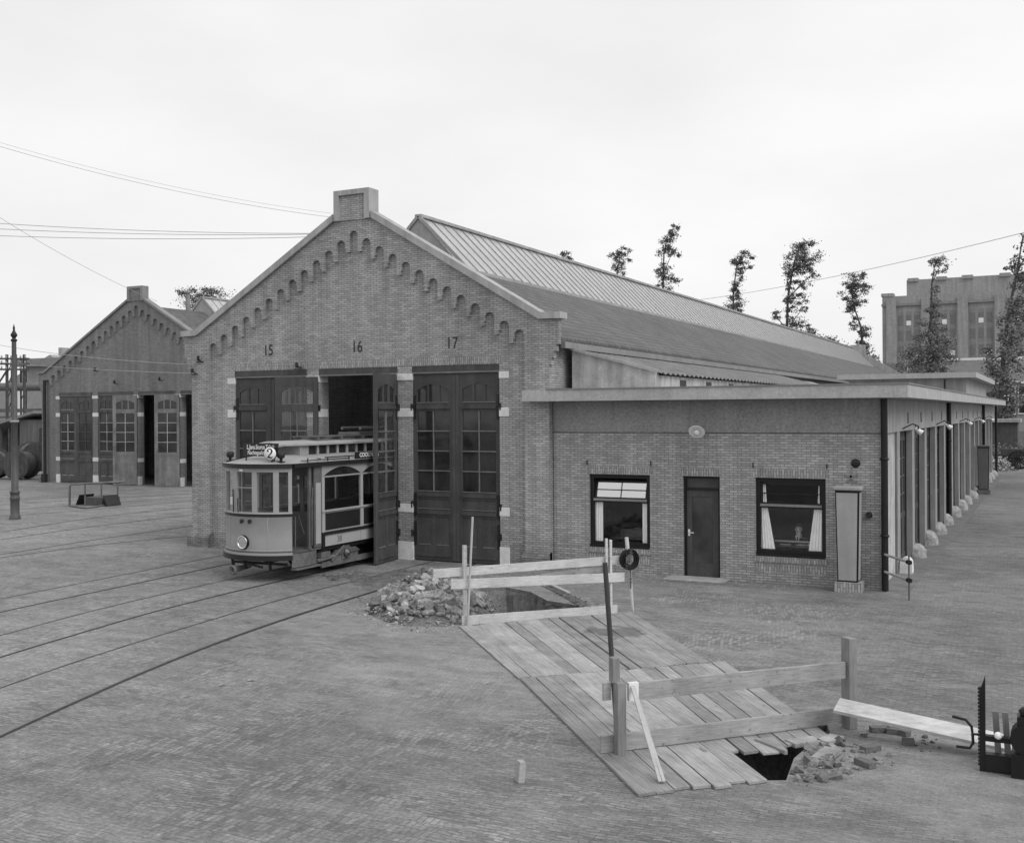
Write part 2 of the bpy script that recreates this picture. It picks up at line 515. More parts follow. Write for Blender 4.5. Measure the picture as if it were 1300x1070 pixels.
def filled(outer, holes):
    c = bpy.data.curves.new('outline', 'CURVE'); c.dimensions = '2D'; c.fill_mode = 'BOTH'
    for loop in [outer] + holes:
        sp = c.splines.new('POLY'); sp.points.add(len(loop) - 1); sp.use_cyclic_u = True
        for q, (x, y) in zip(sp.points, loop): q.co = (x, y, 0, 1)
    o = bpy.data.objects.new('outline_tmp', c); col.objects.link(o)
    me = bpy.data.meshes.new_from_object(o.evaluated_get(bpy.context.evaluated_depsgraph_get()))
    bpy.data.objects.remove(o)
    vs = [v.co.copy() for v in me.vertices]
    fs = []
    for f in me.polygons:
        i = list(f.vertices)
        n = (vs[i[1]] - vs[i[0]]).cross(vs[i[2]] - vs[i[0]])
        fs.append(i if n.z > 0 else i[::-1])
    return vs, fs


g = MB(); vs, fs = filled([(-30, -6), (6, -6), (6, 30), (-30, 30)], [PIT_FAR, PIT_NEAR]); g.add(vs, fs)
far = 1600
for a, b, c, d in ((-far, -30, -300, far), (6, far, -300, far), (-30, 6, 30, far), (-30, 6, -300, -6)):
    g.add([(a, c, 0), (b, c, 0), (b, d, 0), (a, d, 0)], [(0, 1, 2, 3)])
tag(g.build('ground', M['paving']), kind='structure')


def pit(name, loop, depth, seed):
    """sloping earth walls and a floor below the hole in the paving"""
    r_ = random.Random(seed)
    cx = sum(q[0] for q in loop) / len(loop); cy = sum(q[1] for q in loop) / len(loop)
    fine = []
    for i, a in enumerate(loop):
        b = loop[(i + 1) % len(loop)]
        for k in range(6): fine.append((a[0] + (b[0] - a[0]) * k / 6, a[1] + (b[1] - a[1]) * k / 6))
    rings = []
    for t_, z in ((1.0, -.001), (.985, -.07), (.95, -.14), (.84, -.45 * depth), (.72, -.8 * depth), (.5, -depth), (.01, -depth * 1.02)):
        rings.append([Vector((cx + (x - cx) * t_ + (r_.uniform(-.03, .03) if t_ < .98 else 0), cy + (y - cy) * t_ + (r_.uniform(-.03, .03) if t_ < .98 else 0), z + (r_.uniform(-.05, .05) if t_ < .97 else 0))) for x, y in fine])
        rings[-1].append(rings[-1][0])
    o = MB().sheet(rings).build(name, M['soil'])
    tag(o, kind='structure')


pit('ground_trench', PIT_FAR, .9, 3)
pit('ground_trench', PIT_NEAR, .7, 5)

# pale kerb band along the foot of the garage doors
kb = MB()
kb.add([(-3.02, 24.2, .004), (-2.9, 24.2, .004), (-2.9, 73, .004), (-3.02, 73, .004)], [(0, 1, 2, 3)])
kb.add([(-3.72, 25.0, .004), (-3.024, 25.0, .004), (-3.024, 73, .004), (-3.72, 73, .004)], [(0, 1, 2, 3)])
tag(kb.build('pavement_strip', plain('paving strip', .17, .9, .3, 2, 30)), kind='structure')

# ------------------------------------------------------------------ tram tracks
M['groove'] = plain('rail groove', .035, .7, .4, 5)
M['silted'] = plain('silted rail groove', .085, .8, .5, 1.5)
M['railhead'] = plain('rail head', .13, .35, .3, 4, 30, metal=.5)


def smooth_line(P, step=.5):
    P = [Vector((x, y, 0)) for x, y in P]
    P = [P[0] * 2 - P[1]] + P + [P[-1] * 2 - P[-2]]
    out = []
    for i in range(1, len(P) - 2):
        a, b, c, d = P[i - 1:i + 3]
        n = max(2, int((c - b).length / step))
        for k in range(n):
            t_ = k / n
            out.append(.5 * ((2 * b) + (c - a) * t_ + (2 * a - 5 * b + 4 * c - d) * t_ ** 2 + (3 * b - a - 3 * c + d) * t_ ** 3))
    return out + [P[-2]]


def offset(L, d):
    out = []
    for i, p in enumerate(L):
        t_ = (L[min(i + 1, len(L) - 1)] - L[max(i - 1, 0)]).normalized()
        out.append(p + Vector((-t_.y, t_.x, 0)) * d)
    return out


def rail(L, parent, gw_=.085):
    m = MB(); silted = gw_ < .06
    for d, wd, z, k in ((0, gw_, .004, 0), (gw_ * .23, gw_ * .38, .008, 1)):
        m.k = k
        A, B = offset(L, d - wd / 2), offset(L, d + wd / 2)
        m.sheet([[Vector((p.x, p.y, z)) for p in B], [Vector((p.x, p.y, z)) for p in A]])
    return m.build('rail', [M['silted'] if silted else M['groove'], M['railhead']], parent)


def track(label, rails):
    L0 = rails[0]
    t = thing('tram_track', label, 'tram track', (L0[-1].x, L0[-1].y, 0), 'tram tracks in the yard')
    for i, L in enumerate(rails): rail(L, t, .11 if L is r17a else (.05 if len(rails) > 1 and i == 1 and abs(L[0].x) < 24 else .085 if abs(L[0].x) < 24 else .065))
    return t


def px(pts): return smooth_line([tuple(atZ(x, y)[:2]) for x, y in pts])


r17a = None
r16 = smooth_line([(-14.0, 6.5), (-14.9, 9.5), (-15.62, 12.02), (-15.99, 13.9), (-16.36, 16.1), (-16.53, 18.2), (-16.6, 20), (-16.62, 22), (-16.63, 26), (-16.63, 31)])
track('tram track running under the tram into doorway 16', [r16, offset(r16, 1.28)])
r15 = smooth_line([(-18.2, 9.0), (-18.75, 11.8), (-19.21, 14.79), (-19.45, 17.93), (-19.74, 21.9), (-19.9, 25), (-19.92, 31)])
track('tram track leading to the closed doors under number 15', [r15, offset(r15, 1.28)])
r17b = smooth_line([(-13.0, 7.6), (-13.6, 9.6), (-14.07, 11.62), (-14.42, 13.66), (-14.77, 16.6), (-14.95, 18.71), (-15.0, 21), (-15.02, 24.9)])
r17a = smooth_line([(-11.1, 7.0), (-11.78, 9.06), (-12.23, 10.59), (-12.72, 12.45), (-13.14, 14.51), (-13.46, 16.83), (-13.62, 18.92), (-13.72, 20.91), (-13.74, 24.9)])
track('tram track closest to the rubble heap, leading to doorway 17', [r17a, r17b])
track('tram track passing just in front of the left corner of the near hall', [px([(0, 708), (122, 692), (244, 680)]), px([(0, 704), (122, 685), (246, 667.4)])])
track('tram track passing between the lamp post and the near hall', [px([(0, 685), (122, 668), (246, 653.2)]), px([(0, 675.6), (122, 657), (246, 643.6)])])
track('tram track between the pit railing and the far shed doors', [px([(0, 641), (60, 637), (246, 626.5)]), px([(0, 636), (60, 632.5), (246, 622.5)])])
track('tram track running beside the pit railing', [px([(0, 655), (85, 649.5), (246, 635.5)]), px([(0, 648), (85, 642), (246, 630.8)])])
# ------------------------------------------------------------------ tram depot halls
def tile_roof(name, lo, hi, rw, rh):
    t = NT(name); p = t.pos()
    s = t.n('ShaderNodeSeparateXYZ', None, Vector=p)
    c = t.n('ShaderNodeCombineXYZ', None, X=s.outputs[1], Y=t.math('MULTIPLY', s.outputs[2], 2.0))
    br = t.n('ShaderNodeTexBrick', None, Vector=c.outputs[0], Color1=(lo,) * 3 + (1,), Color2=(hi,) * 3 + (1,), Mortar=(lo * .42,) * 3 + (1,), Scale=1.0,
             Mortar_Size=.02, Mortar_Smooth=.4, Brick_Width=rw, Row_Height=rh)
    a = t.ramp(t.noise(p, .35, 6), .3, .7, .85, 1.15)
    b = t.ramp(t.noise(p, 9, 3), .3, .7, .88, 1.12)
    saw = t.math('FRACT', t.math('DIVIDE', t.math('MULTIPLY', s.outputs[2], 2.0), rh))
    v = t.math('MULTIPLY', t.math('MULTIPLY', br.outputs[0], t.math('MULTIPLY', a, b)), t.ramp(saw, 0, 1, .86, 1.08))
    t.base(v, .8)
    t.bump(t.math('ADD', t.math('MULTIPLY', saw, -1.0), t.math('MULTIPLY', br.outputs['Fac'], -.3)), .6, .03)
    return t.m


M['tiles'] = tile_roof('roof tiles', .108, .152, .26, .30)
def lantern_glass():
    m = plain('lantern glass', .72, .22, .12, .9, 8, streak=.12, spec=.6); nt_ = m.node_tree
    tl_ = nt_.nodes.new('ShaderNodeBsdfTranslucent'); tl_.inputs[0].default_value = (.95, .95, .95, 1)
    mx_ = nt_.nodes.new('ShaderNodeMixShader'); mx_.inputs[0].default_value = .42
    nt_.links.new(nt_.nodes['Principled BSDF'].outputs[0], mx_.inputs[1]); nt_.links.new(tl_.outputs[0], mx_.inputs[2]); nt_.links.new(mx_.outputs[0], nt_.nodes['Material Output'].inputs['Surface'])
    return m


M['skylight'] = lantern_glass()
M['lead'] = plain('lead flashing', .22, .6, .2, 2, 20)
M['zinc'] = plain('zinc sheet', .33, .6, .2, 1.2, 14, streak=.2)


def door_leaf(root, hx, hy, hand, ang, w_, h_, mats, glass, hinges=True, label=None, z0=.03, pale=False):
    """one glazed depot door leaf. hand=+1: the leaf runs from its hinge towards +x when shut, -1: towards -x; ang swings it out towards -y.
    glass=None leaves the lights open to what is behind."""
    mf, me_ = mats
    a = ang * hand
    ux = Vector((math.cos(a) * hand, -abs(math.sin(ang)) if ang >= 0 else abs(math.sin(ang)), 0))
    ux = Vector((hand * math.cos(ang), -math.sin(ang), 0))
    uy = Vector((-ux.y, ux.x, 0)) * (1 if hand > 0 else -1)      # leaf thickness, away from the yard when shut
    o = Vector((hx, hy, z0))
    P = lambda a_, b_, c_: o + ux * a_ + uy * b_ + Vector((0, 0, c_))
    def bx(m, a0, a1, b0, b1, c0, c1):
        m.obox(P((a0 + a1) / 2, (b0 + b1) / 2, (c0 + c1) / 2), ux * (a1 - a0) / 2, uy * (b1 - b0) / 2, Vector((0, 0, (c1 - c0) / 2)))
    k = h_ / 5.05
    s0, s1 = .14, w_ - .20                       # panel field between the stiles
    m = MB(); T = .05
    bx(m, 0, s0, 0, T, 0, h_); bx(m, s1, w_, 0, T, 0, h_)
    bx(m, w_ - .11, w_ - .005, -.018, 0, .01, h_ - .04)            # cover strip
    rails = [(0, .40), (1.18, 1.40), (1.66, 1.87), (4.04, 4.27), (4.80, 5.05)]
    for c0, c1 in rails: bx(m, s0, s1, .002, T - .002, c0 * k, c1 * k)
    mid = (s0 + s1) / 2
    m.k = 2 if pale else 0
    if pale:
        bx(m, s0, s1, .02, .04, .40 * k, 1.18 * k)
    else:
        bx(m, mid - .06, mid + .06, .006, T - .006, .40 * k, 1.18 * k)
        bx(m, s0, mid - .06, .024, .04, .40 * k, 1.18 * k); bx(m, mid + .06, s1, .024, .04, .40 * k, 1.18 * k)
    bx(m, s0, s1, .024, .04, 1.40 * k, 1.66 * k)
    m.k = 1                                      # mouldings with light, worn upper edges
    for c in (1.30, 1.78, 4.15): 
        m.k = 0; bx(m, s0 - .02, s1 + .02, -.035, .003, (c - .05) * k, (c + .04) * k)
    m.k = 0; bx(m, s0 - .02, s1 + .02, -.03, .003, .10 * k, .17 * k)
    m.k = 1
    for c in (1.385, 1.865, 4.265): bx(m, s0, s1, -.012, .003, c * k, (c + .02) * k)
    for c0, c1 in ((s0 + .04, mid - .1), (mid + .1, s1 - .04)):
        if not pale: bx(m, c0, c1, -.004, .024, .405 * k, .43 * k)
    # glazing bars 2 x 4
    bw_ = .03
    bx(m, mid - bw_ / 2, mid + bw_ / 2, -.004, T + .004, 1.885 * k, 4.04 * k)
    for i in range(1, 4):
        c = (1.885 + (4.04 - 1.885) * i / 4) * k
        bx(m, s0, mid - bw_ / 2, -.006, T + .003, c - .014, c + .014); bx(m, mid + bw_ / 2, s1, -.006, T + .003, c - .014, c + .014)
    m.k = 0
    # three arched top lights
    third = (s1 - s0) / 3
    for i in (1, 2): bx(m, s0 + third * i - .03, s0 + third * i + .03, .004, T - .004, 4.285 * k, 4.8 * k)
    n = 10
    arc = [(s0 + (s1 - s0) * i / n, (4.80 - .16 * (2 * i / n - 1) ** 2) * k) for i in range(n + 1)]
    m.prism([(s0, 4.80 * k + .001)] + [(a_, c_ - .03) for a_, c_ in arc] + [(s1, 4.80 * k + .001)], o, ux, (0, 0, 1), uy, .006, T - .006)
    leaf = m.build('door', [mf, me_, M['door_pale']], root)
    if label: leaf['label'] = label
    if glass is not None:
        gm = MB()
        bx(gm, s0, s1, .030, .036, 1.87 * k, 4.04 * k); bx(gm, s0, s1, .030, .036, 4.27 * k, 4.79 * k)
        gm.build('glazing', glass, leaf)
    if hinges:
        for c in (.72, 1.5, 4.15):
            hm = MB()
            bx(hm, -.05, .10, -.05, -.004, (c - .05) * k, (c + .05) * k)
            bx(hm, .04, .10, -.03, -.004, (c - .32) * k, (c + .32) * k)
            hm.lathe(P(-.02, -.045, (c - .09) * k), [(.03, 0), (.03, .18)], 8)
            hm.build('hinge', M['iron'], leaf)
    return leaf


def gable_hall(name, label, cat, xc, hw, Yf, ze, slope, n_arch, da, z_arch, openings, z_lintel, ylen, mats, lantern_start, roof_eave, numerals=None, detail=True):
    t = thing(name, label, cat, (xc, Yf, 0))
    xL, xR = xc - hw, xc + hw
    mb, mp, mst, mcp = mats
    fr = .105                                              # the raised border stands this far proud of the field
    # raised border with its stepped arch frieze, and the two end pilasters
    r = da * .33
    half_flat = .58
    zpk = ze + slope * (hw - .25 - half_flat)
    inner = n_arch * da + r
    dz = (z_arch[1] - z_arch[0]) / n_arch
    zt = lambda i: z_arch[1] - abs(i) * dz
    poly = [(-hw, 0), (-hw, ze - 1.15)]
    for i in range(4):
        poly += [(-hw - .07 * i, ze - 1.15 + .17 * i), (-hw - .07 * (i + 1), ze - 1.15 + .17 * i)]
    poly += [(-hw - .28, ze), (-hw + .25, ze + .01), (-half_flat, zpk), (half_flat, zpk), (hw - .25, ze + .01), (hw + .28, ze)]
    for i in range(3, -1, -1):
        poly += [(hw + .07 * (i + 1), ze - 1.15 + .17 * i), (hw + .07 * i, ze - 1.15 + .17 * i)]
    poly += [(hw, ze - 1.15), (hw, 0), (inner, 0)]
    for i in range(n_arch, -n_arch - 1, -1):
        x, z = i * da, zt(i) - r
        poly.append((x + r, z))
        for k in range(1, 8): poly.append((x + r * math.cos(PI * k / 8), z + r * math.sin(PI * k / 8)))
        poly.append((x - r, z))
        if i > -n_arch:
            zp = min(z, zt(i - 1) - r) - .20
            s = .028
            if i > 0: poly += [(x - r, zp + .10), (x - r - s, zp + .10), (x - r - s, zp), ((i - 1) * da + r, zp)]
            else: poly += [(x - r, zp), ((i - 1) * da + r + s, zp), ((i - 1) * da + r + s, zp + .10), ((i - 1) * da + r, zp + .10)]
    poly.append((-inner, 0))
    f = MB().prism([(a + xc, b) for a, b in poly], (0, 0, 0), (1, 0, 0), (0, 0, 1), (0, 1, 0), Yf - fr, Yf + .04)
    f.build('gable_border', mb, t)
    # field wall with the doorways
    D = .46
    wll = MB()
    cuts = [xL + .01] + [v for o in openings for v in o] + [xR - .01]
    for i in range(0, len(cuts), 2): wll.box(cuts[i], cuts[i + 1], Yf, Yf + D, 0, z_lintel)
    wll.prism([(xL + .01, z_lintel), (xL + .01, ze - .02), (xc - half_flat, zpk - .03), (xc + half_flat, zpk - .03), (xR - .01, ze - .02), (xR - .01, z_lintel)],
              (0, 0, 0), (1, 0, 0), (0, 0, 1), (0, 1, 0), Yf + .001, Yf + .20)
    wll.build('front_wall', mb, t)
    # side and back walls, and a plain cross wall that closes the view through the doorways
    sw = MB()
    sw.box(xL + .02, xR - .02, Yf + .21, Yf + D, z_lintel + .002, roof_eave - .14)
    sw.box(xL + .02, xL + .4, Yf + D + .002, Yf + ylen, 0, roof_eave - .05); sw.box(xR - .4, xR - .02, Yf + D + .002, Yf + ylen, 0, roof_eave - .05)
    sw.box(xL + .4, xR - .4, Yf + ylen - .4, Yf + ylen, 0, roof_eave + 1.5)
    sw.build('side_wall', mb, t)
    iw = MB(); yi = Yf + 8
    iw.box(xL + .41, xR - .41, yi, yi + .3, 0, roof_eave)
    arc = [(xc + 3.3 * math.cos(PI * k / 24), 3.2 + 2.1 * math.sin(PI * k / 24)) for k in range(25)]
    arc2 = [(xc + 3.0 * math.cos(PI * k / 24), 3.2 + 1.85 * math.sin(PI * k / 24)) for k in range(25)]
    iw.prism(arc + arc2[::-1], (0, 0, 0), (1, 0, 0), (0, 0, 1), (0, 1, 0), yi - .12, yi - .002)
    iw.build('inner_wall', M['inner_lightened'], t)
    # plinths of the pilasters
    for a, b in ((xL - .1, xc - inner + .04), (xc + inner - .04, xR + (.1 if not detail else .0))):
        p = MB(); p.prism([(Yf - fr - .13, 0), (Yf - fr - .13, .30), (Yf - fr - .005, .43), (Yf + .02, .43), (Yf + .02, 0)], (a, 0, 0), (0, 1, 0), (0, 0, 1), (1, 0, 0), 0, b - a)
        p.build('plinth', M['brick_plinth'], t)
    # coping: kneelers, slopes and the chimney-like block at the top
    th = .17 if detail else .10
    for sgn in (-1, 1):
        c = MB()
        pl = [(-hw - .36, ze), (-hw + .25, ze + .012), (-half_flat - .06, zpk - .03 + .012), (-half_flat - .06, zpk + th + .01), (-hw + .19, ze + .012 + th), (-hw - .36, ze + th)]
        pl = [(xc + sgn * -a, b + .003) for a, b in pl] if sgn > 0 else [(xc + a, b + .003) for a, b in pl]
        c.prism(pl, (0, 0, 0), (1, 0, 0), (0, 0, 1), (0, 1, 0), Yf - fr - .10, Yf + .235)
        c.build('coping', mcp, t, .012)
    c = MB(); ztop = zpk + .82
    y0, y1 = Yf - fr - .11, Yf + .26
    c.prism([(xc - .6, zpk - .02), (xc - .6, ztop), (xc + .6, ztop), (xc + .6, zpk - .02), (xc + .43, zpk - .02), (xc + .43, ztop - .14), (xc - .43, ztop - .14), (xc - .43, zpk - .02)],
            (0, 0, 0), (1, 0, 0), (0, 0, 1), (0, 1, 0), y0, y1)
    blk = c.build('gable_block', mcp, t)
    c = MB(); c.box(xc - .43, xc + .43, y0 + .07, y1 - .07, zpk - .02, ztop - .14); c.build('block_panel', mb, blk)
    # lintel beams, upright courses and white stones
    for x0, x1 in openings:
        l = MB(); l.box(x0, x1, Yf + .02, Yf + .30, z_lintel - .19, z_lintel - .001); l.k = 1; l.box(x0, x1, Yf + .0, Yf + .02, z_lintel - .21, z_lintel - .165); l.k = 0; l.box(x0, x1, Yf + .005, Yf + .02, z_lintel - .16, z_lintel - .004)
        l.build('lintel', [M['door_paint'] if detail else M['door_far'], M['door_edge']], t)
    sb = MB(); sb.box(openings[0][0] - .05, openings[-1][1] + .05, Yf - .004, Yf + .01, z_lintel + .002, z_lintel + .205)
    sb.build('upright_course', M['soldier'] if detail else mb, t)
    piers = [(openings[0][0] - .28, openings[0][0], 0)] + [(openings[i][1], openings[i + 1][0], 1) for i in range(len(openings) - 1)] + [(openings[-1][1], openings[-1][1] + .28, 0)]
    for a, b, full in piers:
        for z0, z1 in ((0, .5), (1.3, 1.53), (3.9, 4.13), (z_lintel - .38, z_lintel - .2)):
            s = MB(); e = .015
            s.box(a - (e if full or a == piers[-1][0] else 0), b + (e if full or a == piers[0][0] else 0), Yf - .012 - (.02 if full and z1 > 4.5 else 0), Yf + (D - .04 if z1 != .5 else .3), z0 + .002, z1)
            s.build('quoin_stone', mst, t, .008)
    # tiled roof with eaves boards
    lz = roof_eave + (hw + .18 - 1.72) * .53
    rf = MB()
    y0, y1 = Yf + .245, Yf + ylen - .5
    for sgn in (-1, 1):
        rf.prism([(xc + sgn * (hw + .2), roof_eave - .12), (xc + sgn * (hw + .2), roof_eave), (xc + sgn * 1.6, lz + .06), (xc + sgn * 1.6, lz - .06)], (0, 0, 0), (1, 0, 0), (0, 0, 1), (0, 1, 0), y0, y1)
    # roof between gable and lantern
    rz = lz + 1.6 * .53
    rf.prism([(xc - 1.6, lz - .06), (xc - 1.6, lz + .06), (xc, rz + .03), (xc + 1.6, lz + .06), (xc + 1.6, lz - .06)], (0, 0, 0), (1, 0, 0), (0, 0, 1), (0, 1, 0), y0, Yf + lantern_start - .002)
    roof = rf.build('roof', M['tiles'], t)
    gt = MB(); gt.box(xR + .17, xR + .30, y0, y1, roof_eave - .28, roof_eave - .13); gt.box(xL - .30, xL - .17, y0, y1, roof_eave - .28, roof_eave - .13)
    gt.build('gutter', M['lead'], roof)
    # glass lantern along the ridge
    ya, yb = Yf + lantern_start, y1 - 1.5
    hl = 1.76
    la = MB()
    la.k = 1
    la.prism([(xc - 1.66, lz - .05), (xc, lz + hl - .06), (xc + 1.66, lz - .05)], (0, 0, 0), (1, 0, 0), (0, 0, 1), (0, 1, 0), ya, ya + .06)
    la.prism([(xc - 1.66, lz - .05), (xc, lz + hl - .06), (xc + 1.66, lz - .05)], (0, 0, 0), (1, 0, 0), (0, 0, 1), (0, 1, 0), yb - .06, yb)
    la.k = 0
    for sgn in (-1, 1):
        A = Vector((xc + sgn * 1.76, 0, lz - .02)); B = Vector((xc, 0, lz + hl))
        nn = Vector((sgn * (B.z - A.z), 0, 1.76)).normalized()
        la.k = 0
        la.add([(A.x, ya + .061, A.z), (A.x, yb - .061, A.z), (B.x, yb - .061, B.z), (B.x, ya + .061, B.z)], [(0, 1, 2, 3) if sgn > 0 else (3, 2, 1, 0)])
        la.k = 2
        nbar = int((yb - ya) / .62)
        for i in range(nbar + 1):
            y = ya + .08 + (yb - ya - .16) * i / nbar
            la.beam(Vector((A.x, y, A.z)) + nn * .012, Vector((B.x, y, B.z)) + nn * .012, .035, .022, up=nn)
    la.k = 1
    la.box(xc - .12, xc + .12, ya - .03, yb, lz + hl - .02, lz + hl + .07)
    for sgn in (-1, 1): la.beam((xc + sgn * 1.8, ya, lz - .03), (xc + sgn * 1.8, yb, lz - .03), .10, .10)
    la.k = 1
    for sgn in (-1, 1): la.beam((xc + sgn * 1.78, ya - .01, lz), (xc, ya - .01, lz + hl + .02), .10, .07, up=(0, 1, 0))
    la.build('roof_lantern', [M['skylight'], M['zinc'], M['lead']], t)
    return t


HX, HYF = -17.5, 24.9
OPEN = [(-21.9, -19.22), (-18.8, -16.13), (-15.67, -12.98)]
hall = gable_hall('tram_depot', 'brick tram shed numbered 15, 16 and 17 with a long glazed roof lantern', 'tram shed', HX, 6.0, HYF, 6.37, .591, 12, .429, (6.14, 9.11),
                  OPEN, 5.28, 85.5, (M['brick'], M['brick_pier'], M['stone'], M['coping']), 3.35, 5.93)
dm = (M['door_paint'], M['door_edge'])
yl = HYF + .05
H_ = 5.03
door_leaf(hall, OPEN[0][0], yl, 1, 0, 1.335, H_, dm, M['glass_dark'])
door_leaf(hall, OPEN[0][1], yl, -1, 0, 1.335, H_, dm, M['glass_dark'])
door_leaf(hall, OPEN[1][0], yl - .09, 1, R(168), 1.335, H_, dm, M['glass'], label='door leaf folded back against the next doorway')
door_leaf(hall, OPEN[1][1], yl - .09, -1, R(97), 1.335, H_, dm, M['glass'], label='door leaf swung open beside the tram')
door_leaf(hall, OPEN[2][0], yl, 1, 0, 1.345, H_, dm, M['glass_dark'])
door_leaf(hall, OPEN[2][1], yl, -1, 0, 1.345, H_, dm, M['glass_dark'])
for s, x in (('15', -20.62), ('16', -17.47), ('17', -14.40)):
    text('numeral', s, .46, M['numeral'], hall, frame_m((x, HYF - .006, 5.86), (1, 0, 0), (0, 0, 1)), .004, .82)
for q, z in (((253, 455), 5.9), ((245.5, 471), 5.5), ((378, 463.5), 5.45)):
    p = atY(*q, HYF - .16)
    i_ = MB(); i_.beam((p.x, HYF + .02, p.z - .06), (p.x, p.y - .06, p.z - .06), .03, .03); i_.lathe((p.x, p.y - .05, p.z - .06), [(.03, 0), (.055, .03), (.03, .06), (.055, .09), (.025, .13), (.0, .15)], 10)
    i_.beam((p.x - .14, HYF - .13, p.z - .10), (p.x + .14, HYF - .13, p.z - .10), .025, .025)
    i_.build('insulator', M['iron'], hall)
# gable at the far end of the hall
eg = MB(); ye = HYF + 85.5
eg.prism([(HX - 6.3, 6.2), (HX - .7, 9.6), (HX - .7, 10.5), (HX + .7, 10.5), (HX + .7, 9.6), (HX + 6.3, 6.2)], (0, 0, 0), (1, 0, 0), (0, 0, 1), (0, 1, 0), ye - .25, ye + .15)
eg.build('end_gable', M['coping'], hall)
# narrow band of wall and shadow gap between roof and lean-to is the side wall itself

LX, LYF = -46.6, 44.9
LOPEN = [(-53.0, -50.2), (-49.8, -46.95), (-46.6, -43.75), (-43.4, -40.5)]
far_hall = gable_hall('tram_depot', 'farther brick tram shed with four tall doorways, behind the pit railing', 'tram shed', LX, 7.75, LYF, 6.5, .575, 15, .483, (6.13, 10.21),
                      LOPEN, 5.33, 45, (M['brick_far'], M['brick_far'], M['stone'], M['lead']), 5.2, 6.1, detail=False)
df = (M['door_far'], M['bar_pale'])
dp = (M['door_pale'], M['bar_pale'])
yl = LYF + .05
door_leaf(far_hall, LOPEN[0][0], yl, 1, 0, 1.395, 5.08, df, M['glass_dark'], False)
door_leaf(far_hall, LOPEN[0][1], yl, -1, 0, 1.395, 5.08, (M['door_far'], M['door_far']), M['glass_dark'], False)
door_leaf(far_hall, LOPEN[1][0], yl, 1, 0, 1.42, 5.08, df, M['glass_dark'], False)
door_leaf(far_hall, LOPEN[1][1], yl, -1, 0, 1.42, 5.08, df, M['glass_dark'], False)
door_leaf(far_hall, LOPEN[2][0], yl - .12, 1, R(158), 1.42, 5.08, dp, M['glass_dark'], False, label='pale door leaf folded back over the pier', pale=True)
door_leaf(far_hall, LOPEN[2][1], yl, -1, 0, 1.42, 5.08, df, M['glass_dark'], False)
door_leaf(far_hall, LOPEN[3][0], yl - .12, 1, R(158), 1.42, 5.08, dp, M['glass_dark'], False, label='pale door leaf folded back over the pier', pale=True)
door_leaf(far_hall, LOPEN[3][1], yl, -1, 0, 1.42, 5.08, df, M['glass_dark'], False)
for q in ((121, 471), (146, 487), (203, 483), (244, 473)):
    p = atY(*q, LYF - .16)
    i_ = MB(); i_.beam((p.x, LYF + .02, p.z), (p.x, p.y - .08, p.z), .04, .04); i_.lathe((p.x, p.y - .05, p.z), [(.04, 0), (.08, .05), (.05, .1), (.08, .15), (.0, .22)], 8)
    i_.build('insulator', M['iron'], far_hall)
dp_ = MB(); dp_.tube([(-54.0, LYF - .2, 6.1), (-54.0, LYF - .2, .25)], .09, 10); dp_.box(-54.15, -53.85, LYF - .36, LYF - .13, 0, .5); dp_.build('drainpipe', M['iron'], far_hall)
vp = atY(238.5, 372, 51)
v_ = MB(); v_.tube([(vp.x, 51, 7.6), (vp.x, 51, 11.6)], .14, 10); v_.lathe((vp.x, 51, 11.6), [(.2, 0), (.24, .08), (0, .25)], 10); v_.build('vent_pipe', M['lead'], far_hall)
# ------------------------------------------------------------------ flat-roofed office and garage range
XR, YO = -3.48, 25.02
off = thing('office_building', 'low flat-roofed brick office with a row of garage doors down its side', 'office building', (-7.5, YO, 0))
W1, DR, W2 = (-10.51, -8.90, .66, 2.45), (-8.06, -7.15, 0, 2.45), (-6.30, -4.69, .66, 2.45)
XL = -11.49
fw = MB()
Tw = .28
zt = 3.495
xs = [(XL, W1[0]), (W1[1], DR[0]), (DR[1], W2[0]), (W2[1], XR)]
for a, b in xs: fw.box(a, b, YO, YO + Tw, 0, zt)
for a, b, c, d in (W1, DR, W2):
    fw.box(a, b, YO, YO + Tw, d, zt)
    if c > 0: fw.box(a, b, YO, YO + Tw, 0, c)
fw.build('front_wall', M['brick_office'], off)
for a, b, c, d in (W1, DR, W2):
    s = MB(); s.box(a - .06, b + .06, YO - .004, YO + .02, d + .002, d + .205); s.build('upright_course', M['soldier'], off)
for a, b, c, d in (W1, W2):
    s = MB(); s.box(a - .02, b + .02, YO - .035, YO + .05, c - .17, c - .035); s.build('sill_course', M['soldier'], off)
    s = MB(); s.box(a - .02, b + .02, YO - .004, YO + .02, c - .40, c - .20); s.build('upright_course', M['soldier'], off)
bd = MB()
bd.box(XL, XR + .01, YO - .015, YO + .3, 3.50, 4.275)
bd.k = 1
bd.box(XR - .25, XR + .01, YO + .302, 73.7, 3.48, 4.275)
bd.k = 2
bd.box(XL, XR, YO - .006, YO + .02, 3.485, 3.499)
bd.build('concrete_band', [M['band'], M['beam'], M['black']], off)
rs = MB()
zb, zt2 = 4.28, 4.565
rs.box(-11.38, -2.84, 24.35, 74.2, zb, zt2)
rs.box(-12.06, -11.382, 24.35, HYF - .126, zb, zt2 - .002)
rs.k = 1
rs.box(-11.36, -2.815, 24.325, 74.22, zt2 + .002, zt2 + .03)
rs.build('roof_slab', [M['slab'], M['lead']], off)
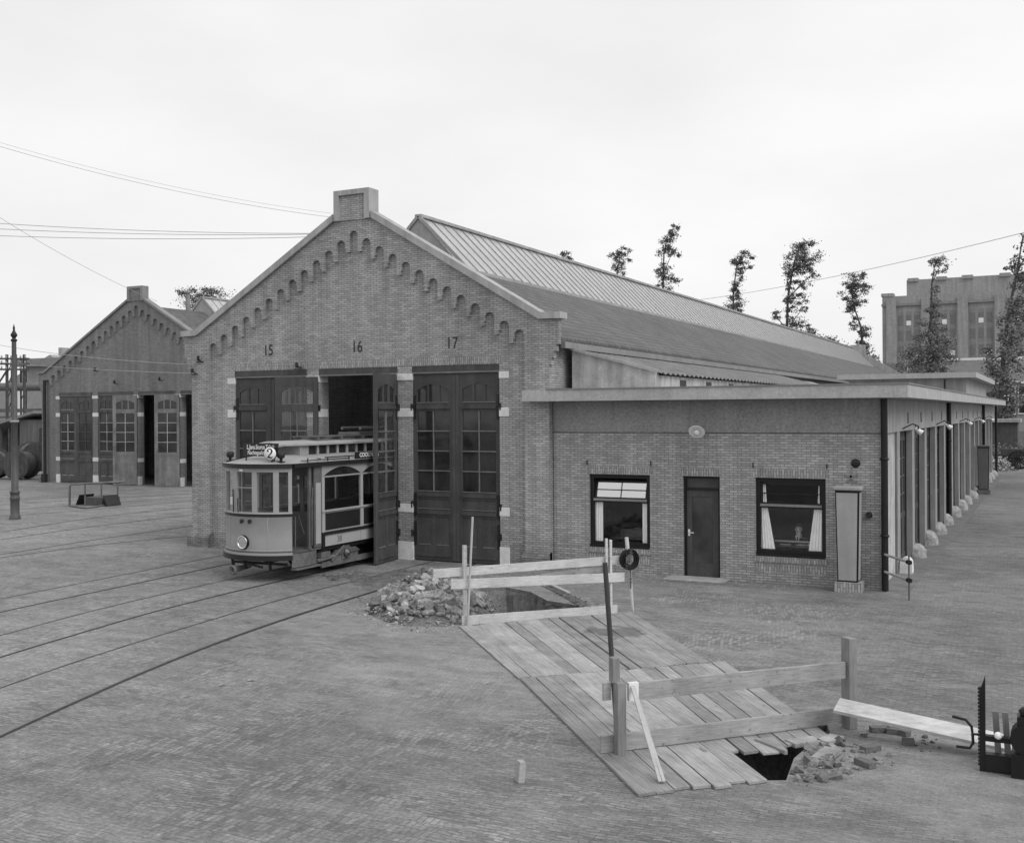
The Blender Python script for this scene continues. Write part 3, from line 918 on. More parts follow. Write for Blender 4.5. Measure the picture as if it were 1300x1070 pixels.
# side wall of the first bay and wall behind the garage doors
sw = MB()
sw.box(XR - .25, XR - .06, YO + .282, 27.70, 0, 3.478)
sw.k = 1; sw.box(XR - .07, XR - .055, 26.3, 26.33, 0, 3.47)
sw.build('side_wall', [M['render'], M['black']], off)
bw_ = MB(); bw_.box(XL, XR - .3, 73.4, 73.7, 0, 4.27); bw_.box(XL, XL + .2, YO + .3, 73.4, 0, 4.27); bw_.build('back_wall', M['brick_office'], off)
# room behind the windows
rm = MB(); rm.box(XL + .25, XR - .3, 28.2, 28.3, 0, 3.4); rm.box(XL + .25, XR - .3, YO + .3, 28.2, 3.3, 3.4); rm.box(XL + .25, XR - .3, YO + .3, 28.2, .03, .06); rm.box(-7.0, -6.92, YO + .3, 28.2, .06, 3.3); rm.box(-8.35, -8.27, YO + .3, 28.2, .06, 3.3)
rm.build('room_wall', M['dark_room'], off)


def window(X0, X1, Z0, Z1, tilted):
    y = YO + .07
    m = MB(); f = .10
    m.box(X0, X0 + f, y, y + .09, Z0, Z1); m.box(X1 - f, X1, y, y + .09, Z0, Z1); m.box(X0 + f, X1 - f, y, y + .09, Z1 - f, Z1); m.box(X0 + f, X1 - f, y, y + .09, Z0, Z0 + f)
    m.box(X0 + .02, X1 - .02, y - .10, y, Z0 - .03, Z0 + .03)
    zt_ = Z0 + 1.16
    m.k = 1; m.box(X0 + f, X1 - f, y - .03, y + .09, zt_ - .035, zt_ + .02); m.k = 0
    m.box(X0 + f, X1 - f, y - .005, y + .08, zt_ - .075, zt_ - .037)
    wf = m.build('window', [M['black'], M['lead']], off)
    g = MB(); g.box(X0 + f, X1 - f, y + .04, y + .045, Z0 + f, zt_ - .075); g.build('glass_pane', M['glass'], wf)
    s = MB(); a, b, c = X0 + f, X1 - f, zt_ + .02
    top = Z1 - f - .02
    tl = .13 if tilted else 0
    P = lambda x, h, d=0: Vector((x, y + .03 + tl * h + d, c + (top - c) * h * (1 - .12 * (tl > 0))))
    for x in (a + .03, b - .03): s.beam(P(x, 0), P(x, 1), .05, .04, up=(0, 1, 0))
    s.beam(P(a + .05, .02), P(b - .05, .02), .04, .05); s.beam(P(a + .05, .98), P(b - .05, .98), .04, .05)
    s.beam(P(a + .05, .5), P(b - .05, .5), .02, .022)
    if tilted: s.beam(P((a + b) / 2, 0), P((a + b) / 2, 1), .02, .02, up=(0, 1, 0))
    sash = s.build('upper_sash', M['black'], wf)
    g = MB(); g.add([P(a + .05, .02, .004), P(b - .05, .02, .004), P(b - .05, .98, .004), P(a + .05, .98, .004)], [(0, 1, 2, 3)]); g.build('sash_glass', M['glass_mirror'] if tilted else M['glass'], wf)


window(*W1, True)
window(*W2, False)
# entrance door with a transom light
x0, x1 = DR[0], DR[1]
m = MB(); y = YO + .10
m.box(x0, x0 + .06, y - .02, y + .08, 0, 2.45); m.box(x1 - .06, x1, y - .02, y + .08, 0, 2.45); m.box(x0 + .06, x1 - .06, y - .02, y + .08, 2.39, 2.45); m.box(x0 + .06, x1 - .06, y - .03, y + .08, 2.12, 2.17)
m.build('door_frame', M['black'], off)
g = MB(); g.box(x0 + .06, x1 - .06, y + .03, y + .035, 2.17, 2.39); g.build('transom_glass', M['glass_door'], off)
m = MB()
m.box(x0 + .065, x0 + .20, y, y + .05, .03, 2.115); m.box(x1 - .20, x1 - .065, y, y + .05, .03, 2.115); m.box(x0 + .20, x1 - .20, y, y + .05, .03, .36); m.box(x0 + .20, x1 - .20, y, y + .05, 1.96, 2.115)
d = m.build('door', M['door_paint'], off)
g = MB(); g.box(x0 + .20, x1 - .20, y + .02, y + .025, .36, 1.96); g.build('glazing', M['glass_door'], d)
h = MB(); h.tube([(x0 + .12, y, 1.08), (x0 + .12, y - .05, 1.08), (x0 + .25, y - .05, 1.08)], .012, 8); h.box(x0 + .095, x0 + .145, y - .008, y, 1.0, 1.16); h.build('handle', M['white'], d)
s = MB(); s.box(x0 - .30, x1 + .25, YO - .62, YO - .01, .004, .05); s.build('doorstep', M['coping'], off, .01)
# garage posts, doors
post_y = [28.0 + 3.07 * k for k in range(15)]
for k, yp in enumerate(post_y):
    p = MB(); p.box(XR - .17, XR, yp - .24, yp + .24, 0, 3.478); p.build('post', M['post'], off, .01)
    if k < 14:
        a, b = yp + .262, yp + 3.07 - .262
        d = MB(); x = XR - .24; n = 4
        w_ = (b - a) / n
        for i in range(n):
            ya, yb = a + w_ * i, a + w_ * (i + 1)
            d.k = 0
            d.box(x, x + .05, ya + .005, ya + .10, .02, 3.47); d.box(x, x + .05, yb - .10, yb - .005, .02, 3.47)
            for z0, z1 in ((.02, .2), (1.15, 1.3), (3.2, 3.47)): d.box(x, x + .05, ya + .10, yb - .10, z0, z1)
            d.box(x + .01, x + .03, ya + .10, yb - .10, .2, 1.15)
            d.k = 1
            d.box(x + .005, x + .04, (ya + yb) / 2 - .012, (ya + yb) / 2 + .012, 1.3, 3.2)
            for z in (1.78, 2.25, 2.73): d.box(x + .005, x + .04, ya + .10, yb - .10, z - .012, z + .012)
        dd = d.build('garage_door', [M['door_paint'], M['door_edge']], off)
        gl = MB(); gl.box(x + .015, x + .02, a + .1, b - .1, 1.3, 3.2); gl.build('glazing', M['glass_dull'], dd)
        v = MB(); ym = yp + 1.8; v.box(XR + .006, XR + .018, ym - .16, ym + .16, 3.66, 3.95); v.build('vent_slot', M['black'], off)
for yp, xo in ((24.93, -3.40), (40.8, -3.38), (61.0, -3.38), (73.9, -3.38)):
    t_ = MB(); t_.tube([(xo, yp, .02), (xo, yp, 4.26)], .075, 12)
    for z in (1.2, 2.9): t_.lathe((xo, yp, z), [(.076, 0), (.095, .005), (.095, .05), (.076, .055)], 12)
    t_.build('drainpipe', M['black'], off)
p = MB(); p.lathe((-4.03, YO - .003, 2.82), [(.001, .05), (.08, .05), (.10, .02), (.10, 0)][::-1], 16, axis=(0, -1, 0)); p.build('round_cover', M['iron'], off)
s = MB()
for a in range(5):
    an = PI / 2 + a * 2 * PI / 5
    s.obox((-4.13 + .07 * math.cos(an), YO - .015, 2.52 + .07 * math.sin(an)), Vector((math.cos(an), 0, math.sin(an))) * .085, (0, .01, 0), Vector((-math.sin(an), 0, math.cos(an))) * .022)
s.build('star_anchor', M['lead'], off)
s = MB(); s.lathe((-3.74, YO - .002, 1.67), [(.07, 0), (.07, .05), (.03, .07), (.03, .12), (.05, .13), (.05, .18)], 12, axis=(0, -1, 0)); s.build('tap', M['iron'], off)
for x in (W1[0] - .05, W1[1] + .03, W2[0] - .05, W2[1] + .03):
    s = MB(); s.box(x - .012, x + .012, YO - .02, YO, 2.68, 2.80); s.build('shutter_pin', M['iron'], off)

# ---- rear block with its own slab roof, lean-to
rb = thing('rear_block', 'taller flat-roofed block with a pale roof slab, standing behind the low office roof', 'building', (-6.5, 62, 0))
m = MB(); m.box(-9.4, -3.9, 56.5, 73.0, 4.61, 5.56); m.build('wall', M['beam'], rb)
m = MB(); m.box(-9.9, -3.42, 56.0, 73.4, 5.562, 5.82); m.build('roof_slab', M['slab'], rb)
m = MB(); m.box(-4.9, -4.84, 56.44, 56.498, 4.65, 5.5); m.build('drainpipe', M['iron'], rb)
lt = thing('lean_to', 'plastered lean-to with a corrugated roof, squeezed between the tram shed wall and the office roof', 'shed', (-10.2, 26, 4.6))
m = MB(); ya, yb = 25.75, 49.0
m.prism([(-11.28, 4.597), (-11.28, 5.60), (-9.0, 5.0), (-9.0, 4.597)], (0, 0, 0), (1, 0, 0), (0, 0, 1), (0, 1, 0), ya, ya + .25)
m.box(-9.25, -9.0, ya + .252, yb, 4.55, 4.93)
m.build('wall', M['render'], lt)
m = MB(); m.beam((-11.30, ya - .03, 5.66), (-8.93, ya - .03, 5.03), .10, .07); m.build('verge', M['coping'], lt)
P = []
n = int((yb - ya) / .10)
for j in range(2):
    row = []
    for i in range(n + 1):
        y_ = ya + .1 + (yb - ya) * i / n
        x, z = ((-11.3, 5.62), (-8.86, 4.97))[j]
        row.append(Vector((x, y_, z + .035 * math.sin(i * PI / 2))))
    P.append(row)
m = MB(); m.sheet(P); m.build('corrugated_roof', plain('old corrugated sheet', .17, .7, .25, 1.2, 14, streak=.2), lt)
for i in range(9):
    m = MB(); y_ = ya + 2 + i * 2.4; m.box(-8.998, -8.985, y_, y_ + .5, 4.62, 4.85); m.build('opening', M['black'], lt)
m = MB(); m.prism([(-11.3, 5.35), (-11.3, 5.5), (-9.2, 4.9), (-9.2, 4.62), (-11.3, 4.62)], (0, 0, 0), (1, 0, 0), (0, 0, 1), (0, 1, 0), yb + .002, 56.3); m.build('flat_extension', M['render'], lt)

# ---- things on and beside the office
l = thing('wall_lamp', 'round white enamel lamp above the office entrance door', 'lamp', (-7.62, YO - .3, 3.5))
m = MB(); m.tube([(-7.62, YO - .02, 3.46), (-7.62, YO - .18, 3.50), (-7.62, YO - .26, 3.55)], .018, 8); m.build('bracket', M['iron'], l)
ax = Vector((.1, -.75, -.62)).normalized()
m = MB(); c = Vector((-7.62, YO - .26, 3.56)); m.lathe(c, [(.03, -.02), (.07, 0), (.155, .045), (.195, .065), (.187, .07), (.14, .05), (.05, .02)], 24, axis=ax); m.build('shade', M['enamel'], l)
m = MB(); m.lathe(c + ax * .03, [(.05, 0), (.075, .05), (.07, .11), (.03, .15), (0, .155)], 16, axis=ax); m.build('bulb', M['lamp_glass'], l)


def flood(yp, label):
    l = thing('flood_lamp', label, 'lamp', (XR + .3, yp, 3.45), 'lamps above the garage doors')
    m = MB(); m.tube([(XR + .02, yp - .5, 3.54), (XR + .25, yp - .42, 3.66), (XR + .36, yp - .15, 3.60), (XR + .34, yp, 3.52)], .018, 6); m.build('bracket', M['iron'], l)
    ax = Vector((.72, .1, -.55)).normalized()
    m = MB(); m.lathe(Vector((XR + .28, yp, 3.52)), [(.0, -.04), (.03, -.035), (.04, 0), (.06, .05), (.085, .18), (.078, .18), (.05, .06)], 16, axis=ax); m.build('shade', M['enamel'], l)
    m = MB(); m.box(XR + .26, XR + .28, yp - .015, yp + .015, 3.5, 3.65); m.build('hanger', M['iron'], l)


for yp, s in ((29.1, 'white lamp above the garage doors, closest to the office corner'), (37.7, 'second white lamp from the office corner above the garage doors'), (47.1, 'white lamp halfway along the garage doors, above the second cabinet'),
              (55.5, 'fourth white lamp from the office corner, above the garage doors'), (63.9, 'farthest small white lamp at the end of the garage row')):
    flood(yp, s)

for k, yp in enumerate(post_y):
    r_ = random.Random(k)
    y_ = yp + .1
    m = MB(); P = []
    if k == 0:
        m.box(-3.47, -3.30, y_ - .3, y_ - .05, 0, .32)
        n = 10; pl = [(-3.46, 0)] + [(-3.31 - .14 * math.cos(PI * i / n), .24 + .16 * math.sin(PI * i / n)) for i in range(n + 1)] + [(-3.16, 0)]
        m = MB(); m.prism(pl, (0, 0, 0), (1, 0, 0), (0, 0, 1), (0, 1, 0), y_ - .28, y_ + .05)
        one(m, 'guard_stone', M['stone'], 'small whitewashed arched guard stone at the first garage post behind the tube barrier', 'guard stone', (-3.31, y_ - .1, 0), 'guard stones along the garage posts', .02)
        continue
    hh, wx = .40 * r_.uniform(.9, 1.1), .32 * r_.uniform(.9, 1.1)
    for i in range(8):
        a = i / 7 * PI / 2
        row = []
        for j in range(13):
            b = -PI / 2 + PI * j / 12
            rr = math.cos(a) ** .7
            w_ = 1 + .10 * noise.noise(Vector((i * .7, j * .5, k * 3.1)))
            row.append(Vector((XR - .02 + wx * rr * math.cos(b) * w_, y_ + .36 * rr * math.sin(b) * w_, hh * math.sin(a) ** .8 * w_)))
        P.append(row)
    m.sheet(P[::-1], True)
    words = ('', 'second', 'third', 'fourth', 'fifth', 'sixth', 'seventh', 'eighth', 'ninth', 'tenth', 'eleventh', 'twelfth', 'thirteenth', 'fourteenth', 'last')
    one(m, 'guard_stone', M['guard'], f'rounded guard stone at the {words[k]} garage post counted from the office corner', 'guard stone', (XR + .15, y_, 0), 'guard stones along the garage posts')


def cabinet(x, y, mat, label, plinth):
    t_ = thing('switch_cabinet', label, 'cabinet', (x, y, 0), 'tall cabinets on brick plinths')
    m = MB(); m.box(x - .28, x + .30, y - .20, y + .22, 0, .22); m.build('plinth', plinth, t_)
    m = MB(); a, b = .215, .255                                     # a little narrower at the foot
    P = []
    for z, hw_, hd in ((.225, a, .14), (2.24, b, .17)):
        P.append([Vector((x - hw_, y - hd, z)), Vector((x + hw_, y - hd, z)), Vector((x + hw_, y + .2, z)), Vector((x - hw_, y + .2, z))])
    m.add(P[0] + P[1], [(0, 3, 2, 1), (4, 5, 6, 7), (0, 1, 5, 4), (1, 2, 6, 5), (2, 3, 7, 6), (3, 0, 4, 7)])
    m.build('body', M['black'] if mat is M['cabinet'] else M['iron'], t_)
    m = MB(); e = .025
    q = lambda s, z: (x + s * (a + (b - a) * (z - .225) / 2.015 - e), y - (.14 + .03 * (z - .225) / 2.015) - .012, z)
    m.add([q(-1, .26), q(1, .26), q(1, 2.19), q(-1, 2.19)], [(0, 1, 2, 3)]); m.build('door', mat, t_)
    m = MB(); q2 = lambda d, z: (x + (a + (b - a) * (z - .225) / 2.015) + .010, y + d, z)
    m.add([q2(-.11, .26), q2(.18, .26), q2(.18, 2.19), q2(-.13, 2.19)], [(0, 1, 2, 3)]); m.build('side_panel', mat, t_)
    m = MB(); m.box(x - .30, x + .30, y - .22, y + .22, 2.245, 2.33); m.build('cap', M['zinc'] if mat is M['cabinet'] else mat, t_, .02)


cabinet(-4.13, 24.62, M['cabinet'], 'tall pale grey metal cabinet on a brick plinth beside the right office window', M['soldier'])
cabinet(-3.10, 55.6, M['cabinet_dark'], 'tall dark cabinet standing far down the row of garage posts', M['brick_plinth'])

b = thing('tube_barrier', 'small tubular barrier with two rails beside the drainpipe at the office corner', 'barrier', (-2.79, 24.1, 0))
m = MB(); m.tube([(-2.79, 23.98, 0), (-2.79, 23.98, .95)], .018, 8); m.build('post', M['steel'], b)
for z in (.80, .42):
    m = MB(); m.tube([(-3.40, 24.78, z + .04), (-2.79, 23.98, z)], .028, 8); r_ = m.build('rail', M['post'], b)
    m = MB(); m.lathe((-2.79, 23.98, z), [(.05, -.05), (.05, .05)], 10, axis=(.6, -.8, 0)); m.build('end_cap', M['black'], r_)
    m = MB(); m.lathe((-3.40, 24.78, z + .04), [(.05, -.04), (.05, .04)], 10, axis=(.6, -.8, 0)); m.build('end_cap', M['black'], r_)


def curtain(x0, x1, z0, z1, gather, label, bottom=None):
    y_ = YO + .155
    n, mrows = 26, 10
    P = []
    for j in range(mrows + 1):
        f = j / mrows
        row = []
        for i in range(n + 1):
            u = i / n
            a_, b_ = (x0, x1)
            if bottom: a_, b_ = x0 + (bottom[0] - x0) * (1 - f), x1 + (bottom[1] - x1) * (1 - f)
            row.append(Vector((a_ + (b_ - a_) * u, y_ + .016 * math.sin(u * PI * gather) * (1 - .3 * f), z0 + (z1 - z0) * f)))
        P.append(row)
    one(MB().sheet(P, True), 'curtain', M['cloth'], label, 'curtain', ((x0 + x1) / 2, y_, z0), 'white curtains in the office windows')


a, b_ = W1[0] + .09, W1[1] - .09
curtain(a, a + .22, .76, 1.78, 7, 'lower white curtain at the left side of the left office window')
curtain(b_ - .16, b_, .76, 1.78, 5, 'lower white curtain at the right side of the left office window')
a, b_ = W2[0] + .09, W2[1] - .09
curtain(a, a + .16, .78, 1.75, 9, 'flared lower white curtain at the left side of the right office window', (a, a + .33))
curtain(b_ - .20, b_, .78, 1.75, 9, 'flared lower white curtain at the right side of the right office window', (b_ - .33, b_))
curtain(a, a + .11, 1.86, 2.34, 4, 'short upper white curtain at the left side of the right office window', (a, a + .14))
curtain(b_ - .10, b_, 1.86, 2.34, 4, 'short upper white curtain at the right side of the right office window', (b_ - .12, b_))
# ------------------------------------------------------------------ the tram
TX = -17.27
HW = 1.02
tr = thing('tram_car', 'cream electric tram with a round number 2 disc, standing half out of doorway 16', 'tram', (TX, 24.6, 0))
RB = (HW ** 2 + .45 ** 2) / .9
TY0 = 20.45 - .45 + RB
TH = math.asin(HW / RB)


def bowpt(t_, z, off=0.0, back=False):
    """point on the bowed front, t_ in -1..1 across the car"""
    a = TH * t_
    return Vector((TX + (RB + off) * math.sin(a), TY0 - (RB + off) * math.cos(a), z))


def bow_sheet(m, t0, t1, prof, n=16, smooth=True):
    """prof: list of (z, offset); closed slab around the front"""
    P = []
    for z, o in prof:
        P.append([bowpt(t0 + (t1 - t0) * i / n, z, o) for i in range(n + 1)])
    m.sheet(P, smooth)


def bow_slab(m, t0, t1, z0, z1, o0, o1, n=None):
    n = n or max(2, int(20 * abs(t1 - t0) / 2))
    bow_sheet(m, t0, t1, [(z0, o0), (z0, o1), (z1, o1), (z1, o0), (z0, o0)], n, False)
    for t_, fl in ((t0, 0), (t1, 1)):
        q = [bowpt(t_, z0, o0), bowpt(t_, z0, o1), bowpt(t_, z1, o1), bowpt(t_, z1, o0)]
        m.add(q, [(0, 1, 2, 3)])


YE, YD, YS = 21.10, 21.66, 21.62           # entry opening ends, door pillar, saloon starts
YB = 28.0
S = HW
# dash
m = MB(); bow_sheet(m, -1, 1, [(.70, -.06), (.705, -.02), (.76, 0), (.80, .004), (1.0, .006), (1.52, .004), (1.54, .02), (1.555, .02), (1.556, -.05)], 28)
m.k = 0
dash = m.build('dash_panel', M['cream'], tr)
m = MB(); bow_slab(m, -1.0, 1.0, .745, .77, 0.0, .022, 28); m.build('moulding', M['cream_side'], dash)
m = MB()
for t_ in (-.55, .50): bow_slab(m, t_ - .012, t_ + .012, .78, 1.535, .003, .011, 2)
m.build('cover_strip', M['cream'], dash)
m = MB()
for k_ in range(30):
    t_ = -.97 + 1.94 * k_ / 29
    for z in (.725, 1.51): m.ball(bowpt(t_, z, .008), .010, n=6, m=4)
m.build('rivet', M['cream_side'], dash)
for t_, z in ((-.09, 1.455), (.115, 1.455)):
    m = MB(); c = bowpt(t_, z, .0); ax = Vector((math.sin(TH * t_), -math.cos(TH * t_), 0))
    m.lathe(c, [(.03, 0), (.045, .03), (.045, .06), (.02, .07)], 12, axis=ax); m.tube([c + ax * .06, c + ax * .07 + Vector((0, 0, -.06))], .022, 8)
    m.build('coupling_socket', M['iron'], dash)
m = MB(); bow_slab(m, -1, 1, 1.557, 1.625, -.05, .03, 28); m.build('belt_rail', M['tram_dark'], tr)
m = MB(); bow_slab(m, -1, 1, 1.627, 1.665, -.05, .045, 28); m.build('window_sill', M['cream_side'], tr)
# window posts and header
wp = MB()
edges = [(-1.0, -.80), (-.41, -.25), (.16, .27), (.62, .735), (.925, 1.0)]
for a, b in edges: bow_slab(wp, a, b, 1.667, 2.62, -.05, .015)
bow_slab(wp, -1, 1, 2.622, 2.71, -.05, .015, 28)
win = wp.build('windscreen_frame', M['cream'], tr)
for i in range(4):
    a, b = edges[i][1], edges[i + 1][0]
    g = MB(); bow_sheet(g, a, b, [(1.667, -.02), (2.62, -.02)], 6); g.build('windscreen', M['glass_tram'], win)
m = MB(); bow_slab(m, -.25, .16, 2.24, 2.26, -.01, .005); m.build('sash_bar', M['cream'], win)
m = MB(); m.tube([bowpt(-.33, 1.66, .05), bowpt(-.33, 2.2, .06)], .014, 8); m.tube([bowpt(-.18, 1.66, .05), bowpt(-.18, 2.0, .06)], .012, 8); m.build('grab_rail', M['black'], win)
# roof edge and bonnet
m = MB(); bow_slab(m, -1, 1, 2.712, 2.80, -.05, .075, 28)
for s in (-1, 1): m.box(TX + s * (S - .05), TX + s * (S + .075), 20.47, YB, 2.712, 2.80)
m.build('roof_edge', M['tram_dark'], tr)
P = []
nx = 20
for j in range(13):
    f = j / 12                                             # 0 front rim .. 1 saloon
    row = []
    for i in range(nx + 1):
        u = -1 + 2 * i / nx
        p = bowpt(u, 0, .07)
        y_ = p.y + (21.4 - p.y) * f
        x = p.x
        z = 2.802 + .20 * (1 - u * u) * (1 - (1 - f) ** 2.2) + .012
        row.append(Vector((x, y_, z)))
    P.append(row)
rfm = MB(); rfm.sheet(P[::-1], True)
P = []
for y_ in (21.4, YB):
    P.append([Vector((TX + (S + .07) * u, y_, 2.814 + .20 * (1 - u * u))) for u in [-1 + 2 * i / nx for i in range(nx + 1)]])
rfm.sheet(P[::-1], True)
rfm.build('roof', M['tram_roof'], tr)
# clerestory
cw = .56
cl = MB()
zb_, zc = 2.93, 3.24
cy0 = 21.35
cl.box(TX - cw, TX + cw, cy0, cy0 + .05, zb_ - .06, zc)
for s in (-1, 1):
    x0, x1 = TX + s * (cw - .05), TX + s * cw
    cl.box(x0, x1, cy0 + .052, YB, zb_ - .06, zb_ + .05); cl.box(x0, x1, cy0 + .052, YB, zc - .04, zc)
    y_ = cy0 + .052
    k = 0
    while y_ < YB - .2:
        cl.box(x0, x1, y_, y_ + (.30 if k == 0 else .085), zb_ + .052, zc - .042); y_ += .30 + .34 if k == 0 else .42; k += 1
clo = cl.build('clerestory', M['cream'], tr)
g = MB()
for s in (-1, 1): g.box(TX + s * (cw - .035), TX + s * (cw - .03), cy0 + .06, YB - .02, zb_ + .05, zc - .04)
g.build('clerestory_glass', M['glass_dark'], clo)
m = MB(); P = []
for j, y_ in enumerate((20.85, 20.92, 21.1, 21.5, YB)):
    wd = (.30, .44, .56, .66, .66)[j]
    P.append([Vector((TX + wd * u, y_, zc + .02 + .07 * (1 - u * u) - (.03 if j == 0 else 0))) for u in [-1 + 2 * i / 10 for i in range(11)]])
m.sheet(P[::-1], True)
Q = [[p - Vector((0, 0, .045)) for p in row] for row in P]; m.sheet(Q, False)
for a, b in ((0, 0), (10, 10)): m.sheet([[P[j][a], Q[j][a]] for j in range(5)])
m.sheet([P[0], Q[0]])
m.build('clerestory_roof', M['tram_roof'], tr)
m = MB(); m.tube([(TX + .05, 20.95, 3.04), (TX + .28, 20.95, 3.03)], .055, 10); m.build('roof_horn', M['steel'], tr)
# running boards along the roof, current collector
m = MB()
for x in (-.25, .25): m.box(TX + x - .12, TX + x + .12, 22.2, YB - .6, 3.40, 3.425)
for y_ in (22.3, 23.3, 24.3, 25.3, 26.3): m.box(TX - .40, TX + .40, y_, y_ + .06, 3.315, 3.398)
m.build('roof_walkway', M['tram_wood'], tr)
m = MB(); m.box(TX - .35, TX + .35, 24.2, 25.6, 3.43, 3.50); m.tube([(TX - .3, 24.3, 3.60), (TX - .3, 25.5, 3.60)], .045, 8); m.tube([(TX + .3, 24.3, 3.60), (TX + .3, 25.5, 3.60)], .045, 8)
m.tube([(TX, 25.4, 3.62), (TX + .05, 27.2, 4.25)], .028, 8)
m.build('trolley_base', M['steel'], tr)
# line number disc
dk = MB(); dc = bowpt(.55, 3.06, -.05); ax = Vector((.28, -1, -.03)).normalized()
dk.lathe(dc - ax * .03, [(.158, 0), (.166, .01), (.166, .035), (.155, .04)], 28, axis=ax)
disc = dk.build('line_number_disc', M['black'], tr)
m = MB(); m.lathe(dc + ax * .0105, [(.153, 0), (.153, .004), (0, .0045)], 28, axis=ax); m.build('disc_face', M['enamel'], disc)
# the figure 2: a swelling brush stroke
xx = Vector((-ax.y, ax.x, 0)).normalized(); yy = ax.cross(xx) * -1 if ax.cross(xx).z < 0 else ax.cross(xx)
key = [(-.058, .052, .014), (-.066, .078, .011), (-.048, .104, .010), (-.010, .118, .012), (.036, .103, .017), (.054, .062, .022), (.036, .018, .019), (-.010, -.030, .013), (-.046, -.072, .010), (-.068, -.108, .008)]
def stroke(mb, key, o):
    A, B = [], []
    n = len(key)
    for i, (x, y_, wd) in enumerate(key):
        x0, y0, _ = key[max(i - 1, 0)]; x1, y1, _ = key[min(i + 1, n - 1)]
        d = Vector((x1 - x0, y1 - y0, 0)).normalized(); nn = Vector((-d.y, d.x, 0))
        A.append(o + xx * (x + nn.x * wd) + yy * (y_ + nn.y * wd)); B.append(o + xx * (x - nn.x * wd) + yy * (y_ - nn.y * wd))
    mb.sheet([A, B])
m = MB(); o_ = dc + ax * .0185
stroke(m, key, o_); stroke(m, [(-.070, -.104, .008), (-.046, -.086, .016), (-.016, -.082, .018), (.018, -.098, .017), (.048, -.100, .012), (.068, -.080, .006)], o_ + ax * .0005)
m.lathe(o_ + xx * -.046 + yy * .058, [(.021, 0), (.021, .001), (0, .0012)], 12, axis=ax)
m.build('numeral', M['black'], disc)
m = MB(); c = bowpt(.58, 2.84, -.1); m.tube([c, c + Vector((0, 0, .1))], .02, 6); m.build('disc_bracket', M['iron'], disc)
# route board above the windscreen
bc = bowpt(.24, 3.14, -.26); bx_ = Vector((1, .08, 0)).normalized(); bz = Vector((0, .10, 1)).normalized(); by = bx_.cross(bz) * -1
m = MB(); m.obox(bc, bx_ * .47, bz * .15, by * .012); 
for s in (-1, 1): m.obox(bc + bx_ * s * .48, bx_ * .012, bz * .155, by * .016)
m.obox(bc + bz * .15, bx_ * .49, bz * .010, by * .016)
m.obox(bc - bz * .27 + bx_ * -.4, bx_ * .015, bz * .13, by * .01); m.obox(bc - bz * .27 + bx_ * .4, bx_ * .015, bz * .13, by * .01)
rb_ = m.build('route_board', M['tram_dark'], tr)
nf = bx_.cross(bz)
text('lettering', 'L.Jans.Sturus.Tabak', .155, M['white'], rb_, frame_m(bc + nf * .014 + bz * .065, bx_, bz), .001, .66, .002)
text('lettering', 'Nachtegaalstraat', .14, M['white'], rb_, frame_m(bc + nf * .014 - bz * .068 - bx_ * .05, bx_, bz), .001, .66, .001)
for t_, s in ((-.86, 1.0), (.78, .9)):
    m = MB(); c = bowpt(t_, 2.80, -.10); m.box(c.x - .07, c.x + .07, c.y - .07, c.y + .07, 2.80, 2.87)
    m.lathe(Vector((c.x, c.y, 2.87)), [(.035, 0), (.035, .06), (.085, .09), (.095, .17), (.08, .20), (.03, .22), (0, .225)], 14); m.build('signal_lamp', M['iron'], tr)
m = MB(); c = bowpt(-.10, 2.665, .02); m.box(c.x - .05, c.x + .05, c.y - .02, c.y + .02, 2.64, 2.69); m.build('running_number', M['white'], tr)
# headlight
t_ = -.06
ax = Vector((math.sin(TH * t_), -math.cos(TH * t_), 0)); c = bowpt(t_, .945, 0)
m = MB(); m.lathe(c - ax * .02, [(.165, 0), (.172, .04), (.168, .075), (.15, .085), (.14, .07)], 28, axis=ax); hl = m.build('headlight', M['black'], tr)
m = MB(); m.lathe(c - ax * .02, [(.15, .078), (.158, .088), (.15, .096), (.128, .09), (.126, .07)], 28, axis=ax); m.build('chrome_ring', plain('bright chrome', .8, .12, .05, metal=1.0), hl)
m = MB(); m.lathe(c - ax * .02, [(.128, .05), (.12, .025), (.0, .0)], 24, axis=ax); m.build('reflector', plain('lamp reflector', .6, .08, .1, metal=1.0), hl)
m = MB(); m.lathe(c - ax * .02, [(.128, .07), (.10, .09), (.05, .102), (0, .105)], 24, axis=ax); m.build('lens', M['glass'], hl)
# bumper, apron, coupling
m = MB(); bow_slab(m, -1.0, 1.0, .52, .64, -.10, .07, 28); m.build('bumper', M['tram_dark'], tr)
m = MB(); bow_slab(m, -1.0, 1.0, .642, .70, -.10, .05, 28); m.build('bumper_rail', M['cream'], tr)
m = MB()
for t_ in (-.8, -.15, .5): 
    c = bowpt(t_, .5, -.12); m.beam((c.x, c.y, .52), (c.x, c.y + .05, .28), .05, .05)
m.beam(bowpt(-.75, .40, -.15), bowpt(.9, .40, -.15), .05, .06); m.beam(bowpt(-.3, .45, -.1), bowpt(.35, .35, -.1), .03, .05)
m.build('guard_frame', M['iron'], tr)
m = MB(); a = Vector((TX - .36, 19.93, .27)); m.lathe(a, [(.05, .05), (.055, .0), (.11, -.02), (.125, .0), (.125, .03), (.07, .08), (.06, .5)], 16, axis=Vector((.25, 1, .12))); m.build('coupling', M['tram_grey'], tr)
m = MB(); m.box(TX - .85, TX + .85, 20.5, 21.6, .50, .69); m.box(TX - .93, TX + .93, 21.6, YB - .4, .58, .69); m.build('underframe', M['iron'], tr)
